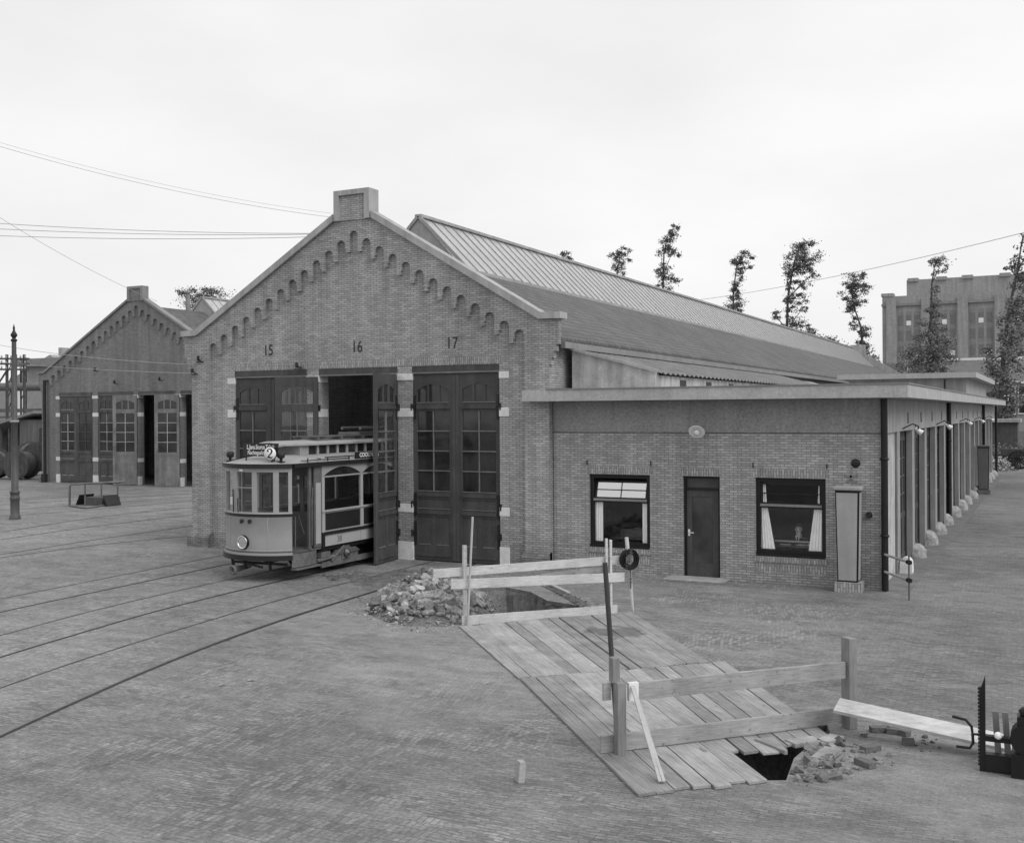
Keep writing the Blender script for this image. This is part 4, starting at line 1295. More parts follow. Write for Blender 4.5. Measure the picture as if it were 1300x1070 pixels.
# platform step with its curved apron
m = MB(); m.box(TX + S - .10, TX + S + .10, 20.52, 21.45, .27, .31); m.build('step', M['tram_grey'], tr)
m = MB(); P = []
for i in range(9):
    a = i / 8; p = bowpt(1, 0, 0)
    P.append([Vector((TX + S - .02 + .08 * math.sin(a * PI), 20.46 + .95 * a, z)) for z in (.33, .66)])
m.sheet(P, True); m.build('step_apron', M['tram_grey'], tr)
m = MB(); m.box(TX - S + .02, TX + S - .02, 20.5, YS, .66, .70); m.build('platform', M['tram_wood'], tr)
# left platform side closed, right side open with pillar and folding door
m = MB()
m.box(TX - S, TX - S + .04, 20.47, YS, .70, 1.55); m.box(TX - S, TX - S + .05, 20.47, 20.55, 1.56, 2.71); m.box(TX - S, TX - S + .05, 21.0, 21.1, 1.56, 2.71); m.build('platform_side', M['cream'], tr)
m = MB(); m.box(TX + S - .05, TX + S, YE, YE + .10, .70, 2.71); m.box(TX + S - .04, TX + S - .005, YE + .22, YS - .02, .72, 2.71); m.build('door_pillar', M['tram_wood'], tr)
m = MB(); m.box(TX + S + .0, TX + S + .012, YE + .26, YS - .06, .80, 2.30); m.build('door_panel', M['cream_side'], tr)
m = MB()
m.tube([(TX + S + .04, YE + .06, .8), (TX + S + .05, YE + .06, 1.0), (TX + S + .05, YE + .06, 1.95), (TX + S + .03, YE + .12, 2.2)], .016, 8)
m.tube([(TX + S + .015, 20.55, .70), (TX + S + .015, 20.55, 1.55)], .014, 8)
m.tube([(TX + S - .05, 20.75, 1.56), (TX + S - .04, 20.95, 1.1)], .014, 8)
m.build('grab_rail', M['steel'], tr)
# bulkhead
m = MB(); x0, x1 = TX - S + .05, TX + S - .05; y_ = YS
m.box(x0, x1, y_, y_ + .04, .70, 1.55); m.box(x0, x1, y_, y_ + .04, 2.45, 2.9)
for x in (x0, TX - .45, TX + .35, x1 - .10): m.box(x, x + .10, y_, y_ + .04, 1.56, 2.44)
m.build('bulkhead', M['tram_wood'], tr)
m = MB(); m.box(TX - .2, TX + .0, 20.45, 20.7, .70, 1.6); m.lathe((TX - .1, 20.57, 1.595), [(.12, 0), (.12, .04), (.03, .06), (.03, .12)], 14); m.build('controller', M['tram_grey'], tr)
# saloon sides
BW = 1.66                                      # bay pitch
arc_n = 16
for s in (-1, 1):
    X = TX + s * S
    xi = X - s * .05
    m = MB(); m.k = 0
    m.box(xi, X, YS, YB, .70, .975); m.box(xi, X - s * .012, YS + .06, YB, 1.06, 1.56)
    for k in range(4):
        y0 = YS + .0 + BW * k
        m.box(xi, X + s * .008, y0, y0 + .10, .70, 2.44)
    sp = m.build('side_panel', M['cream_side'], tr)
    m = MB()
    for k in range(4):
        y0 = YS + .13 + BW * k
        m.box(X - s * .012, X + s * .001, y0 + .02, min(y0 + BW - .16, YB), 1.10, 1.52)
    m.build('dark_panel', M['tram_dark'], tr)
    m = MB(); m.box(xi, X + s * .03, YS - .02, YB, .98, 1.055); m.box(X - s * .0, X + s * .02, YS - .01, YS + .10, .66, 1.0); m.build('dark_band', M['tram_dark'], tr)
    m = MB(); m.box(xi, X + s * .035, YS - .03, YB, 1.562, 1.60); m.build('belt_rail', M['cream_side'], tr)
    # arched window heads
    m = MB()
    for k in range(4):
        y0 = YS + .10 + BW * k; y1 = min(y0 + BW - .10, YB)
        pts = [(y0 - .10, 2.711), (y0 - .10, 2.44)] + [(y0 + (y1 - y0) * i / arc_n, 2.46 + .20 * math.sin(PI * i / arc_n) ** .8) for i in range(arc_n + 1)] + [(y1, 2.44), (y1, 2.711)]
        m.prism(pts, (X, 0, 0), (0, 1, 0), (0, 0, 1), (s, 0, 0), -.05, .0)
        m.box(xi, X + s * .012, y0 - .02, y1 + .02, 2.415, 2.45)
    m.build('arched_window_head', M['cream'], tr)
    g = MB()
    for k in range(4):
        y0 = YS + .10 + BW * k; y1 = min(y0 + BW - .10, YB)
        g.box(X - s * .035, X - s * .03, y0, y1, 1.60, 2.41)
    g.build('side_window', M['glass_tram'], tr)
    g = MB()
    for k in range(4):
        y0 = YS + .10 + BW * k; y1 = min(y0 + BW - .10, YB)
        g.box(X - s * .045, X - s * .04, y0, y1, 2.445, 2.68)
    g.build('arched_light', M['glass_dark'], tr)
    m = MB(); m.box(X + s * .03, X + s * .05, 20.75, 22.75, 2.86, 2.88); m.box(X + s * .03, X + s * .05, 21.7, 23.0, 2.90, 2.93); m.box(X + s * .03, X + s * .05, 22.98, 27.0, 2.83, 3.0)
    for y_ in (21.0, 21.8, 22.7): m.box(X + s * .03, X + s * .045, y_, y_ + .03, 2.80, 2.93)
    ab = m.build('roof_board', M['tram_dark'] if s < 0 else M['tram_dark'], tr)
    if s > 0:
        text('lettering', 'COOLDUNA', .15, M['white'], ab, frame_m((X + .052, 23.62, 2.918), (0, 1, 0), (0, 0, 1)), .001, 1.05, .004)
        text('number', '38', .22, M['tram_grey'], sp, frame_m((X + .002, YS + .72, .83), (0, 1, 0), (0, 0, 1)), .002, .95)
        m = MB(); m.box(X + .001, X + .006, YS + .10 + BW - .10, YS + .13 + BW - .10, .72, .97); m.build('panel_joint', M['tram_dark'], sp)
# inside: floor, benches, far bulkhead, posters
m = MB(); m.box(TX - S + .06, TX + S - .06, YS + .05, YB - .02, .70, .72); m.box(TX - S + .06, TX + S - .06, YB - .06, YB, .72, 2.9); m.build('saloon_floor', M['tram_wood'], tr)
for s in (-1, 1):
    m = MB(); m.box(TX + s * (S - .06), TX + s * (S - .48), YS + .1, YB - .1, 1.08, 1.14); m.box(TX + s * (S - .07), TX + s * (S - .12), YS + .1, YB - .1, 1.14, 1.54); m.build('bench', M['tram_wood'], tr)
for y_, z, a, b in ((21.80, 2.12, .12, .17), (22.25, 2.28, .13, .09), (22.9, 2.2, .14, .06), (23.5, 2.2, .10, .2)):
    m = MB(); x = TX - S + .30 if y_ > 22 else TX + S - .35; m.box(x, x + .005, y_ - a, y_ + a, z - b, z + b); m.build('notice', M['cream_side'], tr)
# truck
for s in (-1, 1):
    X = TX + s * (S - .13)
    m = MB()
    m.box(X - .025, X + .025, 21.75, 26.9, .16, .30)
    m.box(X - .02, X + .02, 22.1, 23.3, .30, .42); m.box(X - .02, X + .02, 25.3, 26.5, .30, .42)
    for y0 in (22.72, 25.92):
        m.beam((X, y0 - .55, .34), (X, y0 - .12, .60), .05, .06); m.beam((X, y0 + .55, .34), (X, y0 + .12, .60), .05, .06)
        m.box(X - .05, X + .05, y0 - .15, y0 + .15, .28, .62)
        for k in range(4): m.beam((X + s * .03, y0 - .6 + .05 * k, .44 + .03 * k), (X + s * .03, y0 + .6 - .05 * k, .44 + .03 * k), .06, .022)
    tf = m.build('truck_frame', M['tram_grey'], tr)
    for y0 in (22.72, 25.92):
        m = MB(); m.lathe((X + s * .05, y0, .44), [(.11, 0), (.12, .05), (.10, .08), (.045, .085), (.04, .11), (0, .115)], 16, axis=(s, 0, 0)); m.build('axle_box', M['steel'], tf)
        m = MB(); m.lathe((TX + s * .64, y0, .36), [(.10, -.06), (.30, -.03), (.355, -.06), (.355, .05), (.30, .05), (.10, .07), (0, .07)], 28, axis=(s, 0, 0)); m.build('wheel', M['iron'], tr)
    m = MB()
    m.box(X - .05, X + .1, 21.62, 22.0, .42, .56); m.tube([(X + s * .05, 21.5, .36), (X + s * .05, 22.2, .40)], .05, 8); m.tube([(X + s * .06, 22.1, .3), (X + s * .06, 22.5, .55), (X + s * .06, 22.62, .62)], .03, 8)
    m.build('brake_gear', M['tram_grey'], tr)
m = MB(); m.box(TX - .7, TX + .7, 22.2, 26.4, .22, .56); m.build('motor_case', M['iron'], tr)
# ------------------------------------------------------------------ the dig: deck, barriers, rubble, tools
def atPlane(x, y, A, dirv):
    d = ray(x, y); n = Vector((-dirv[1], dirv[0], 0))
    t_ = ((Vector((A[0], A[1], 0)) - Vector((0, 0, CAMH))).dot(n)) / d.dot(n)
    return Vector((0, 0, CAMH)) + d * t_


M['deck'] = island('deck plank', .30, .30, (6, 6, 6), rough=.85, spread=.22)
def deck_mat():
    t = NT('weathered deck plank'); geo = t.n('ShaderNodeNewGeometry'); p = geo.outputs['Position']
    rot = t.n('ShaderNodeVectorRotate', {'rotation_type': 'Z_AXIS'}, Vector=p, Angle=R(46)).outputs[0]
    r = t.ramp(geo.outputs['Random Per Island'], 0, 1, .72, 1.16)
    gr = t.ramp(t.noise(t.scaled(rot, 2.2, 48, 48), 1.0, 6, .7), .3, .7, .62, 1.30)
    bl = t.ramp(t.noise(p, 1.6, 8, .7), .3, .7, .66, 1.12)
    kn = t.ramp(t.noise(t.scaled(rot, 2.5, 9, 9), 1.0, 2), .70, .76, 1, .55)
    d1 = t.n('ShaderNodeVectorMath', {'operation': 'DISTANCE'}, i0=p, i1=(-7.15, 18.1, .05)).outputs['Value']
    damp = t.ramp(t.math('ADD', d1, t.math('MULTIPLY', t.math('SUBTRACT', t.noise(p, 2.4, 5), .5), 1.3)), .42, .55, .58, 1)
    v = t.math('MULTIPLY', t.math('MULTIPLY', t.math('MULTIPLY', r, gr), t.math('MULTIPLY', bl, kn)), t.math('MULTIPLY', damp, .35))
    t.base(v, .85); t.bump(t.noise(t.scaled(rot, 2.2, 55, 55), 1.0, 4), .3, .006)
    return t.m


M['deck'] = deck_mat()
NV = Vector((.6908, .7231, 0))
DV = Vector((.693, -.721, 0))
L0 = Vector((-9.93, 17.42, 0))
dk = MB(); r_ = random.Random(4)
def plank(a, b, wdir, w0, w1, z):
    """board from a to b (left edge), widths w0,w1 along wdir"""
    q = [a, a + wdir * w0, b + wdir * w1, b]
    j = [Vector((r_.uniform(-.011, .011), r_.uniform(-.011, .011), r_.uniform(0, .016))) for _ in range(4)]
    top = [p + Vector((0, 0, z)) + k for p, k in zip(q, j)]
    bot = [Vector((p.x, p.y, .006)) for p in top]
    dk.add(bot + top, [(3, 2, 1, 0), (4, 5, 6, 7), (0, 1, 5, 4), (1, 2, 6, 5), (2, 3, 7, 6), (3, 0, 4, 7)][:6])
def edge(u, t_): return L0 + NV * u + DV * t_
NA = 16
for i in range(NA):
    f0, f1 = i / NA, (i + 1) / NA
    wa, wb = 3.62 / NA, 3.18 / NA
    plank(edge(3.62 * f0, -.30 * f0 + r_.uniform(-.05, .05)), edge(-.12 + 3.18 * f0, 4.05 + .12 * f0 + r_.uniform(-.02, .02)), NV, wa - .010 - .02 * (r_.random() < .3), wb - .010, .022)
NBk = 14
for i in range(NBk):
    f0 = i / NBk
    wa, wb = 3.42 / NBk, 3.0 / NBk
    end = 9.15 + r_.uniform(-.08, .12) if f0 < .47 else 8.28 + r_.uniform(-.10, .18)
    plank(edge(-.12 + 3.42 * f0, 4.11 + .12 * f0 + r_.uniform(-.015, .015)), edge(-.42 + 3.0 * f0 * (1 if f0 < .5 else 1), end), NV, wa - .012, wb - .012, .024)
one(dk, 'plank_deck', M['deck'], 'temporary walkway of grey planks laid over the trench between the two board barriers', 'plank walkway', (-6.5, 15.2, 0))


def fline(A, s, z, off=0.0):
    return Vector((A[0], A[1], 0)) + NV * s + Vector((NV.y, -NV.x, 0)) * off + Vector((0, 0, z))


F1, F2 = (-10., 17.68), (-4.52, 11.71)
b1 = thing('board_barrier', 'barrier of pale raw boards on thin posts beside the rubble heap', 'barrier', (-9, 18.75, 0), 'board barriers across the walkway')
for s, z1, w_ in ((.02, 1.50, .085), (2.95, 1.50, .05), (3.04, 1.47, .055)):
    m = MB(); m.beam(fline(F1, s, 0, .0), fline(F1, s, z1, 0), w_, w_ * .8, up=NV); m.build('post', M['fence'], b1)
def board(A, s0, z0, s1, z1, hgt, off, parent, mat, th=.028):
    m = MB(); a, b = fline(A, s0, z0, off), fline(A, s1, z1, off)
    m.beam(a, b, th, hgt); return m.build('board', mat, parent, .004)
board(F1, -.58, .99, 3.24, 1.055, .165, -.055, b1, M['fence'])
board(F1, -.27, .79, 3.31, .725, .18, .058, b1, M['fence'])
board(F1, -.06, .095, 3.15, .095, .18, .06, b1, M['fence'])
board(F1, .35, .70, 3.0, .90, .12, -.09, b1, M['fence_old'])
m = MB(); a = fline(F1, .03, 0, .13); b = atPlane(600, 656, a, NV); m.tube([a, b], .022, 8); one(m, 'thin_pole', M['lath'], 'thin pale pole leaning against the left post of the board barrier by the rubble', 'pole', a)

b2 = thing('board_barrier', 'barrier of two weathered boards between a short and a tall post', 'barrier', (-3.3, 12.8, 0), 'board barriers across the walkway')
m = MB(); m.beam(fline(F2, -.03, 0), fline(F2, -.03, .87), .13, .11, up=NV); m.build('post', M['post_wood'], b2, .008)
m = MB(); m.beam(fline(F2, -.06, .85, -.08), fline(F2, -.06, 1.14, -.08), .12, .09, up=NV); m.build('post_block', M['post_wood'], b2, .006)
m = MB(); m.beam(fline(F2, 3.17, 0, -.03), fline(F2, 3.17, 1.14, -.03), .17, .12, up=NV); m.build('post', M['post_wood'], b2, .008)
bt = board(F2, .085, .745, 3.075, .745, .205, .0, b2, M['fence_old'], .05)
m = MB(); m.beam(fline(F2, .078, .745, .0), fline(F2, .20, .745, .0), .056, .21); m.build('white_end', M['white'], bt)
board(F2, -.24, .14, 3.085, .155, .20, -.085, b2, M['fence_old'], .04)
board(F2, -.20, .745, -.10, .745, .20, -.10, b2, M['fence_old'], .04)
for dx, s in ((0, 'pale lath leaning on the white board end, the front one of a pair'), (.055, 'pale lath leaning on the white board end, the one behind of a pair')):
    a = atZ(838 + dx * 90, 992, .055); b = fline(F2, .10 + dx * .4, .82, .06 - dx * .3); m = MB(); m.beam(a, b, .035, .02); one(m, 'lath', M['lath'], s, 'lath', a, 'pale laths against the lower barrier')
a = Vector((-4.98, 12.7, .05)); b = atPlane(768, 714, a, NV)
m = MB(); m.tube([a, a + (b - a) * .5, b], .032, 10); one(m, 'iron_rod', plain('dull dark rod', .055, .6, .2), 'long dark iron rod standing upright on the plank walkway behind the short post', 'rod', a)
m = MB(); a = atZ(660, 992, 0); m.beam(a, a + Vector((.01, .02, .22)), .11, .07, up=NV); one(m, 'wooden_stake', M['fence_old'], 'stub of a wooden stake sticking out of the paving', 'stake', a)

# stake with a coil of wire and a hanging lead
a = Vector((-7.56, 20.23, 0))
m = MB(); m.tube([a, a + Vector((-.03, -.02, .30)), a + Vector((-.06, -.05, .9)), a + Vector((-.10, -.09, 1.5))], [.012, .04, .045, .04], 8)
one(m, 'wooden_stake', M['fence'], 'pale stake carrying a coil of wire at the right end of the board barrier', 'stake', a)
cc = atPlane(797, 708, (a.x - .07, a.y - .07), NV) + Vector((NV.y, -NV.x, 0)) * .07
m = MB(); rr = random.Random(2)
pts = []
for i in range(24 * 14):
    an = 2 * PI * i / 24; t_ = i // 24
    ra = .152 + .042 * math.sin(t_ * 2.1) + rr.uniform(-.004, .004)
    pts.append(cc + NV * ra * math.sin(an) + Vector((0, 0, 1.06 * ra * math.cos(an) - .02)) + Vector((NV.y, -NV.x, 0)) * (.05 * math.sin(t_ * 1.7)))
m.tube(pts, .011, 6)
o = one(m, 'wire_coil', M['black'], 'coil of dark wire hanging on the pale stake', 'wire coil', (cc.x, cc.y, cc.z - .2))
m = MB()
for q in range(9): m.tube([cc + NV * rr.uniform(-.08, .08) + Vector((0, -.03, rr.uniform(-.02, .12))), cc + NV * rr.uniform(-.06, .06) + Vector((0, -.05, rr.uniform(-.10, .05))), cc + NV * rr.uniform(-.09, .09) + Vector((0, -.03, rr.uniform(-.1, .1)))], .014, 6)
p0 = cc + Vector((.02, 0, -.18)); m.tube([p0, p0 + Vector((.01, 0, -.2)), p0 + Vector((0, .01, -.42))], .016, 8)
for z in (-.22, -.28): m.ball(p0 + Vector((.01, 0, z)), .028, n=10, m=6)
for q in range(7): m.tube([p0 + Vector((-.02 + q * .006, 0, .25 - q * .01)), p0 + Vector((.02 - q * .004, -.02, .10))], .012, 6)
m.build('hanging_lead', M['steel'], o)

# rubble heap: a mound of earth covered with broken brick
rb_ = MB(); r_ = random.Random(21)
C0 = Vector((-11.55, 18.95, 0)); ax1 = Vector((-.58, .81, 0)); ax2 = Vector((.81, .58, 0))
def mound(p):
    q = Vector((p.x, p.y, 0)) - C0
    u, v = q.dot(ax1) / 2.0, q.dot(ax2) / 1.25
    d = math.sqrt(u * u + v * v)
    h_ = .70 * max(0, 1 - d) ** .9 * (1 + .25 * noise.noise(p * 1.6)) + .10 * noise.noise(p * 4.5) * max(0, 1 - d)
    return h_ if d < 1 else 0
P = []
for i in range(41):
    row = []
    for j in range(41):
        a_ = C0 + ax1 * (-2.05 + 4.1 * i / 40) + ax2 * (-1.3 + 2.6 * j / 40)
        row.append(Vector((a_.x, a_.y, mound(a_) - .012)))
    P.append(row)
rb_.k = 1; rb_.sheet(P, False); rb_.k = 0


def chunk(m, c, s, r_, flat=.6):
    e = Matrix.Rotation(r_.uniform(0, 6.28), 3, 'Z') @ Matrix.Rotation(r_.gauss(0, .5), 3, 'X') @ Matrix.Rotation(r_.gauss(0, .5), 3, 'Y')
    dx, dy, dz = s * r_.uniform(.7, 1.3), s * r_.uniform(.5, .9), s * r_.uniform(.35, .7) * flat / .6
    if r_.random() < .55:
        g_ = 1.618; ico = [(-1, g_, 0), (1, g_, 0), (-1, -g_, 0), (1, -g_, 0), (0, -1, g_), (0, 1, g_), (0, -1, -g_), (0, 1, -g_), (g_, 0, -1), (g_, 0, 1), (-g_, 0, -1), (-g_, 0, 1)]
        F_ = [(0, 11, 5), (0, 5, 1), (0, 1, 7), (0, 7, 10), (0, 10, 11), (1, 5, 9), (5, 11, 4), (11, 10, 2), (10, 7, 6), (7, 1, 8), (3, 9, 4), (3, 4, 2), (3, 2, 6), (3, 6, 8), (3, 8, 9), (4, 9, 5), (2, 4, 11), (6, 2, 10), (8, 6, 7), (9, 8, 1)]
        m.add([c + e @ Vector((x * dx * .62 * r_.uniform(.82, 1.08), y * dy * .62 * r_.uniform(.82, 1.08), z * dz * .72 * r_.uniform(.82, 1.08))) for x, y, z in ico], F_)
        return
    P = []
    for z in (-1, 1):
        for x, y in ((-1, -1), (1, -1), (1, 1), (-1, 1)):
            P.append(c + e @ Vector((x * dx * r_.uniform(.55, 1.1), y * dy * r_.uniform(.55, 1.1), z * dz * r_.uniform(.6, 1.1))))
    m.add(P, [(0, 3, 2, 1), (4, 5, 6, 7), (0, 1, 5, 4), (1, 2, 6, 5), (2, 3, 7, 6), (3, 0, 4, 7)])


n = 0
while n < 2100:
    u, v = r_.uniform(-1.4, 1.4), r_.uniform(-1.5, 1.5)
    d = math.hypot(u, v)
    if d > 1.5 or r_.random() < (d - .70) * 1.35: continue
    p = C0 + ax1 * u * 2.0 + ax2 * v * 1.25
    s = r_.choice((.015, .02, .03, .03, .045, .06, .08, .10, .13)) * r_.uniform(.8, 1.2) * (1 if d < .85 else .5 if d < 1.02 else .22)
    p.z = mound(p) + s * .28
    if p.z < .03 and d > 1: p.z = s * .3
    chunk(rb_, p, s, r_); n += 1
tag(rb_.build('rubble', [M['rubble'], M['soil']]), 'heap of broken brick and earth beside the open trench', kind='stuff')
# earth thrown up at the trench edge and along the rail to doorway 17
def dirt(poly_px, h_, seed, label, name='earth'):
    r_ = random.Random(seed); q = [atZ(x, y) for x, y in poly_px]
    cx = sum((p for p in q), Vector()) / len(q)
    fine = []
    for i, a in enumerate(q):
        b = q[(i + 1) % len(q)]
        for k in range(5): fine.append(a.lerp(b, k / 5))
    rings = []
    for t_ in (1.06, .92, .75, .5, .25, .02):
        row = [cx + (p - cx) * (t_ * (1 + r_.uniform(-.07, .07))) + Vector((0, 0, (.002 if t_ > 1 else h_ * (1 - t_ * .7) * r_.uniform(.4, 1.3)))) for p in fine]
        rings.append(row + [row[0]])
    m = MB().sheet(rings, True)
    for k in range(60):
        a = r_.choice(fine); p = cx + (a - cx) * r_.uniform(0, 1.1); s = r_.uniform(.015, .05); p.z = h_ * .5; chunk(m, p, s, r_)
    tag(m.build(name, M['soil']), label, kind='stuff')
dirt([(448, 739), (503, 724.5), (560, 723), (580, 733), (545, 738), (510, 748), (470, 746)], .06, 5, 'loose dark earth dug up along the rail between the tram and the rubble')
dirt([(412, 731), (448, 729), (470, 731), (452, 737), (422, 737)], .04, 6, 'small scatter of dark earth right beside the tram wheels')
dirt([(700, 742), (745, 765), (738, 772), (712, 756), (690, 745)], .05, 7, 'dark earth thrown up along the right edge of the trench')
sc_ = MB(); r_ = random.Random(9)
for k in range(230):
    x, y = r_.choice(((1030, 964), (1048, 948), (1022, 982), (1038, 954), (1040, 975), (1080, 950), (1120, 960), (1170, 945), (1075, 975)))
    p = atZ(x + r_.gauss(6, 11), y + r_.gauss(2, 7)); s = r_.choice((.01, .012, .015, .02, .03, .05, .08)) * (1 if x < 1050 else .5); p.z = s * .3; chunk(sc_, p, s, r_)
tag(sc_.build('rubble', [island('dug-up brick', .19, .4, None, 18, .95, .5)]), 'broken brick bits along the rim of the trench under the lower barrier', kind='stuff')
p = atZ(700, 742, .05); q = atZ(722, 752, .05)
m = MB(); m.beam(p, q, .09, .03); one(m, 'wood_offcut', M['lath'], 'short pale wood offcut lying beside the trench behind the board barrier', 'offcut', p)

for k, (x, y, a, s) in enumerate(((1117, 925, .5, 'loose brick lying against the foot of the tall barrier post'), (1143, 928, 2.6, 'loose brick right of the tall barrier post, close under the long plank'), (1153, 941, .2, 'small dark brick furthest out on the sand under the long plank'),
                              (1105, 949, .9, 'loose brick turned towards the trench, in the middle of the sand patch'), (1098, 968, 2.5, 'loose brick lowest on the sand patch in front of the long plank'), (1133, 927, .1, 'brick end-on between two others under the long plank'))):
    c = atZ(x, y, .035); r_ = random.Random(k + 50)
    m = MB(); ux = Vector((math.cos(a), math.sin(a), 0)); m.obox(c, ux * (.12 if k not in (2, 5) else .07), Vector((-ux.y, ux.x, 0)) * .055, Vector((0, 0, .034)))
    one(m, 'loose_brick', M['loose_brick'], s, 'brick', (c.x, c.y, .003), 'bricks scattered by the trench', .005)
for k, (x, y, x2, y2, w_, z, s) in enumerate(((970, 936, 998, 952, .13, .05, 'pointed broken board sticking out over the trench under the lower barrier'), (1003, 941, 1036, 936, .10, .05, 'short board stub beside the pointed one at the trench edge'),
                                              (1045, 940, 1062, 932, .09, .05, 'little board stub under the tall barrier post'), (1040, 962, 1056, 948, .10, .06, 'squared wood block at the right rim of the trench'))):
    a, b = atZ(x, y, z), atZ(x2, y2, z)
    m = MB(); dd = (b - a).normalized(); sd_ = Vector((-dd.y, dd.x, 0))
    pl = [a + sd_ * w_, b + sd_ * w_ * (.15 if k == 0 else .9), b - sd_ * w_ * (.15 if k == 0 else 1.1), a - sd_ * w_]
    m.add([p + Vector((0, 0, -.05)) for p in pl] + pl, [(3, 2, 1, 0), (4, 5, 6, 7), (0, 1, 5, 4), (1, 2, 6, 5), (2, 3, 7, 6), (3, 0, 4, 7)])
    if (pl[1] - pl[0]).cross(pl[2] - pl[0]).z < 0: m.f = [f[::-1] for f in m.f]
    one(m, 'broken_board', M['fence_old'], s, 'board', (a.x, a.y, 0), 'broken boards at the trench')
a, b = atZ(1062, 895, .36), atZ(1300, 948, .16)
m = MB(); m.beam(a, b, .32, .045, roll=R(14)); one(m, 'long_plank', M['fence'], 'long pale plank running from the tall barrier post towards the rail jack', 'plank', (b.x, b.y, 0), bevel=.004)

# rail jack: toothed rack, gear housing, crank
j = thing('rail_jack', 'black iron rail jack with toothed rack and bent crank by the long plank', 'rail jack', (-.75, 13.0, 0))
m = MB(); X, Y = -.76, 13.0
m.box(X - .02, X + .04, Y - .035, Y + .035, 0, .93); m.prism([(X + .0, .93), (X + .04, .93), (X + .04, 1.06)], (0, 0, 0), (1, 0, 0), (0, 0, 1), (0, 1, 0), Y - .03, Y + .03)
for k in range(22): m.box(X - .036, X - .02, Y - .03, Y + .03, .06 + k * .04, .08 + k * .04)
m.build('rack', M['black'], j)
m = MB()
m.box(X + .30, X + .56, Y - .14, Y + .14, 0, .26); m.lathe((X + .46, Y - .12, .42), [(.17, 0), (.17, .24)], 20, axis=(0, 1, 0)); m.box(X + .36, X + .56, Y - .10, Y + .10, .3, .66); m.lathe((X + .46, Y, .66), [(.07, 0), (.09, .05), (.05, .09), (0, .10)], 14)
m.box(X + .04, X + .34, Y - .05, Y + .05, .02, .20); m.box(X + .04, X + .34, Y - .04, Y + .04, .34, .40); m.beam((X + .05, Y, .12), (X + .34, Y, .02), .05, .05)
m.build('gear_housing', M['black'], j)
m = MB(); m.ball((X + .17, Y - .05, .42), .042); m.build('bolt_highlight', M['enamel'], j)  # bright highlight on a bolt, made as a small white ball
m = MB(); pts = [(X - .02, Y - .02, .40), (X - .09, Y - .03, .40)] + [(X - .10 + .07 * math.cos(t_) - .0, Y - .03, .34 + .09 * math.sin(t_)) for t_ in [PI * .9 - i * .25 for i in range(0)]] + [(X - .10, Y - .03, .48), (X - .16, Y - .03, .55), (X - .30, Y - .03, .57)]
m.tube(pts, .016, 8); m.tube([(X - .09, Y - .03, .40), (X - .085, Y - .03, .30), (X - .12, Y - .03, .24), (X - .26, Y - .03, .24)], .016, 8); m.build('crank', M['black'], j)
for k, (dx, s) in enumerate(((.17, 'short upright board beside the rail jack, the one nearer the rack'), (.27, 'short upright board beside the rail jack, the one nearer the housing'))):
    m = MB(); m.beam((X + dx, Y + .2, 0), (X + dx - .04, Y + .2, .62), .065, .03, up=(0, 1, 0)); one(m, 'upright_board', M['post_wood'], s, 'board', (X + dx, Y + .2, 0), 'boards standing by the rail jack')
# two scraps on the paving
for x, y, s in ((281, 869, 'white scrap of paper on the paving beside the nearest rail'), (318, 863, 'flat pale paper scrap on the paving, right of the folded scrap')):
    c = atZ(x, y, .02); m = MB(); m.add([c + Vector((-.05, -.03, -.014)), c + Vector((.05, -.01, .03)), c + Vector((.05, .05, -.014)), c + Vector((-.04, .04, .0))], [(0, 1, 2), (0, 2, 3)])
    one(m, 'paper_scrap', M['white'], s, 'paper', (c.x, c.y, 0), 'paper scraps on the paving')

# ------------------------------------------------------------------ left yard
lp = thing('iron_mast', 'slim cast-iron mast with collars and a pointed finial at the left side of the yard', 'mast', (-35.89, 28.32, 0))
x, y = -35.89, 28.32
m = MB(); m.lathe((x, y, 0), [(.21, 0), (.21, .12), (.17, .16), (.165, .75), (.19, .78), (.19, .84), (.165, .87), (.165, 1.0), (.19, 1.02), (.19, 1.07), (.135, 1.1), (.12, 3.70), (.155, 3.73), (.155, 3.83), (.10, 3.87), (.085, 6.85)], 20); m.build('shaft', plain('mast paint', .075, .5, .25), lp)
m = MB(); m.lathe((x, y, 6.85), [(.085, 0), (.12, .03), (.12, .08), (.06, .12), (.08, .17), (.13, .24), (.10, .32), (.05, .40), (.035, .48), (.045, .52), (.0, .70)], 16); m.build('finial', M['iron'], lp)
m = MB(); m.lathe((x, y, 3.74), [(.157, 0), (.165, .01), (.165, .07), (.157, .08)], 20); m.build('collar', M['coping'], lp)

ra = thing('pit_railing', 'low tubular railing round the inspection pit in front of the farther shed', 'railing', (-37.6, 33.6, 0))
P0, P1, P2 = atZ(88.4, 643), atZ(108, 646), atZ(137, 642)
E = Vector((-37.15, 34.95, 1.02)); T0 = P0 + Vector((0, 0, .95))
m = MB(); m.tube([P0, P0 + Vector((0, 0, .86)), T0 + (E - T0) * .03 + Vector((0, 0, .02)), E], .05, 8); m.tube([P0 + Vector((0, 0, .04)), P1 + Vector((0, 0, .04)), P2 + Vector((0, 0, .04))], .04, 8); m.build('rail', M['steel'], ra)
for f in (.28, .58, .88):
    tp = T0.lerp(E, f); m = MB(); m.tube([(tp.x, tp.y, 0), tp], .035, 8); m.build('post', M['steel'], ra)
bx = thing('pit_hatch', 'dark low pit hatch with two raised flaps inside the railing', 'hatch', (-37.7, 34.2, 0))
m = MB(); c = atZ(120.5, 641.5); m.box(c.x - .55, c.x + .55, c.y - .1, c.y + .9, 0, .36); m.build('box', M['door_far'], bx)
for s in (-1, 1):
    m = MB(); m.beam((c.x + s * .95, c.y + .2, .02), (c.x + s * .72, c.y + .2, .46), .8, .05, up=(s, 0, .4)); m.build('flap', M['iron'], bx)


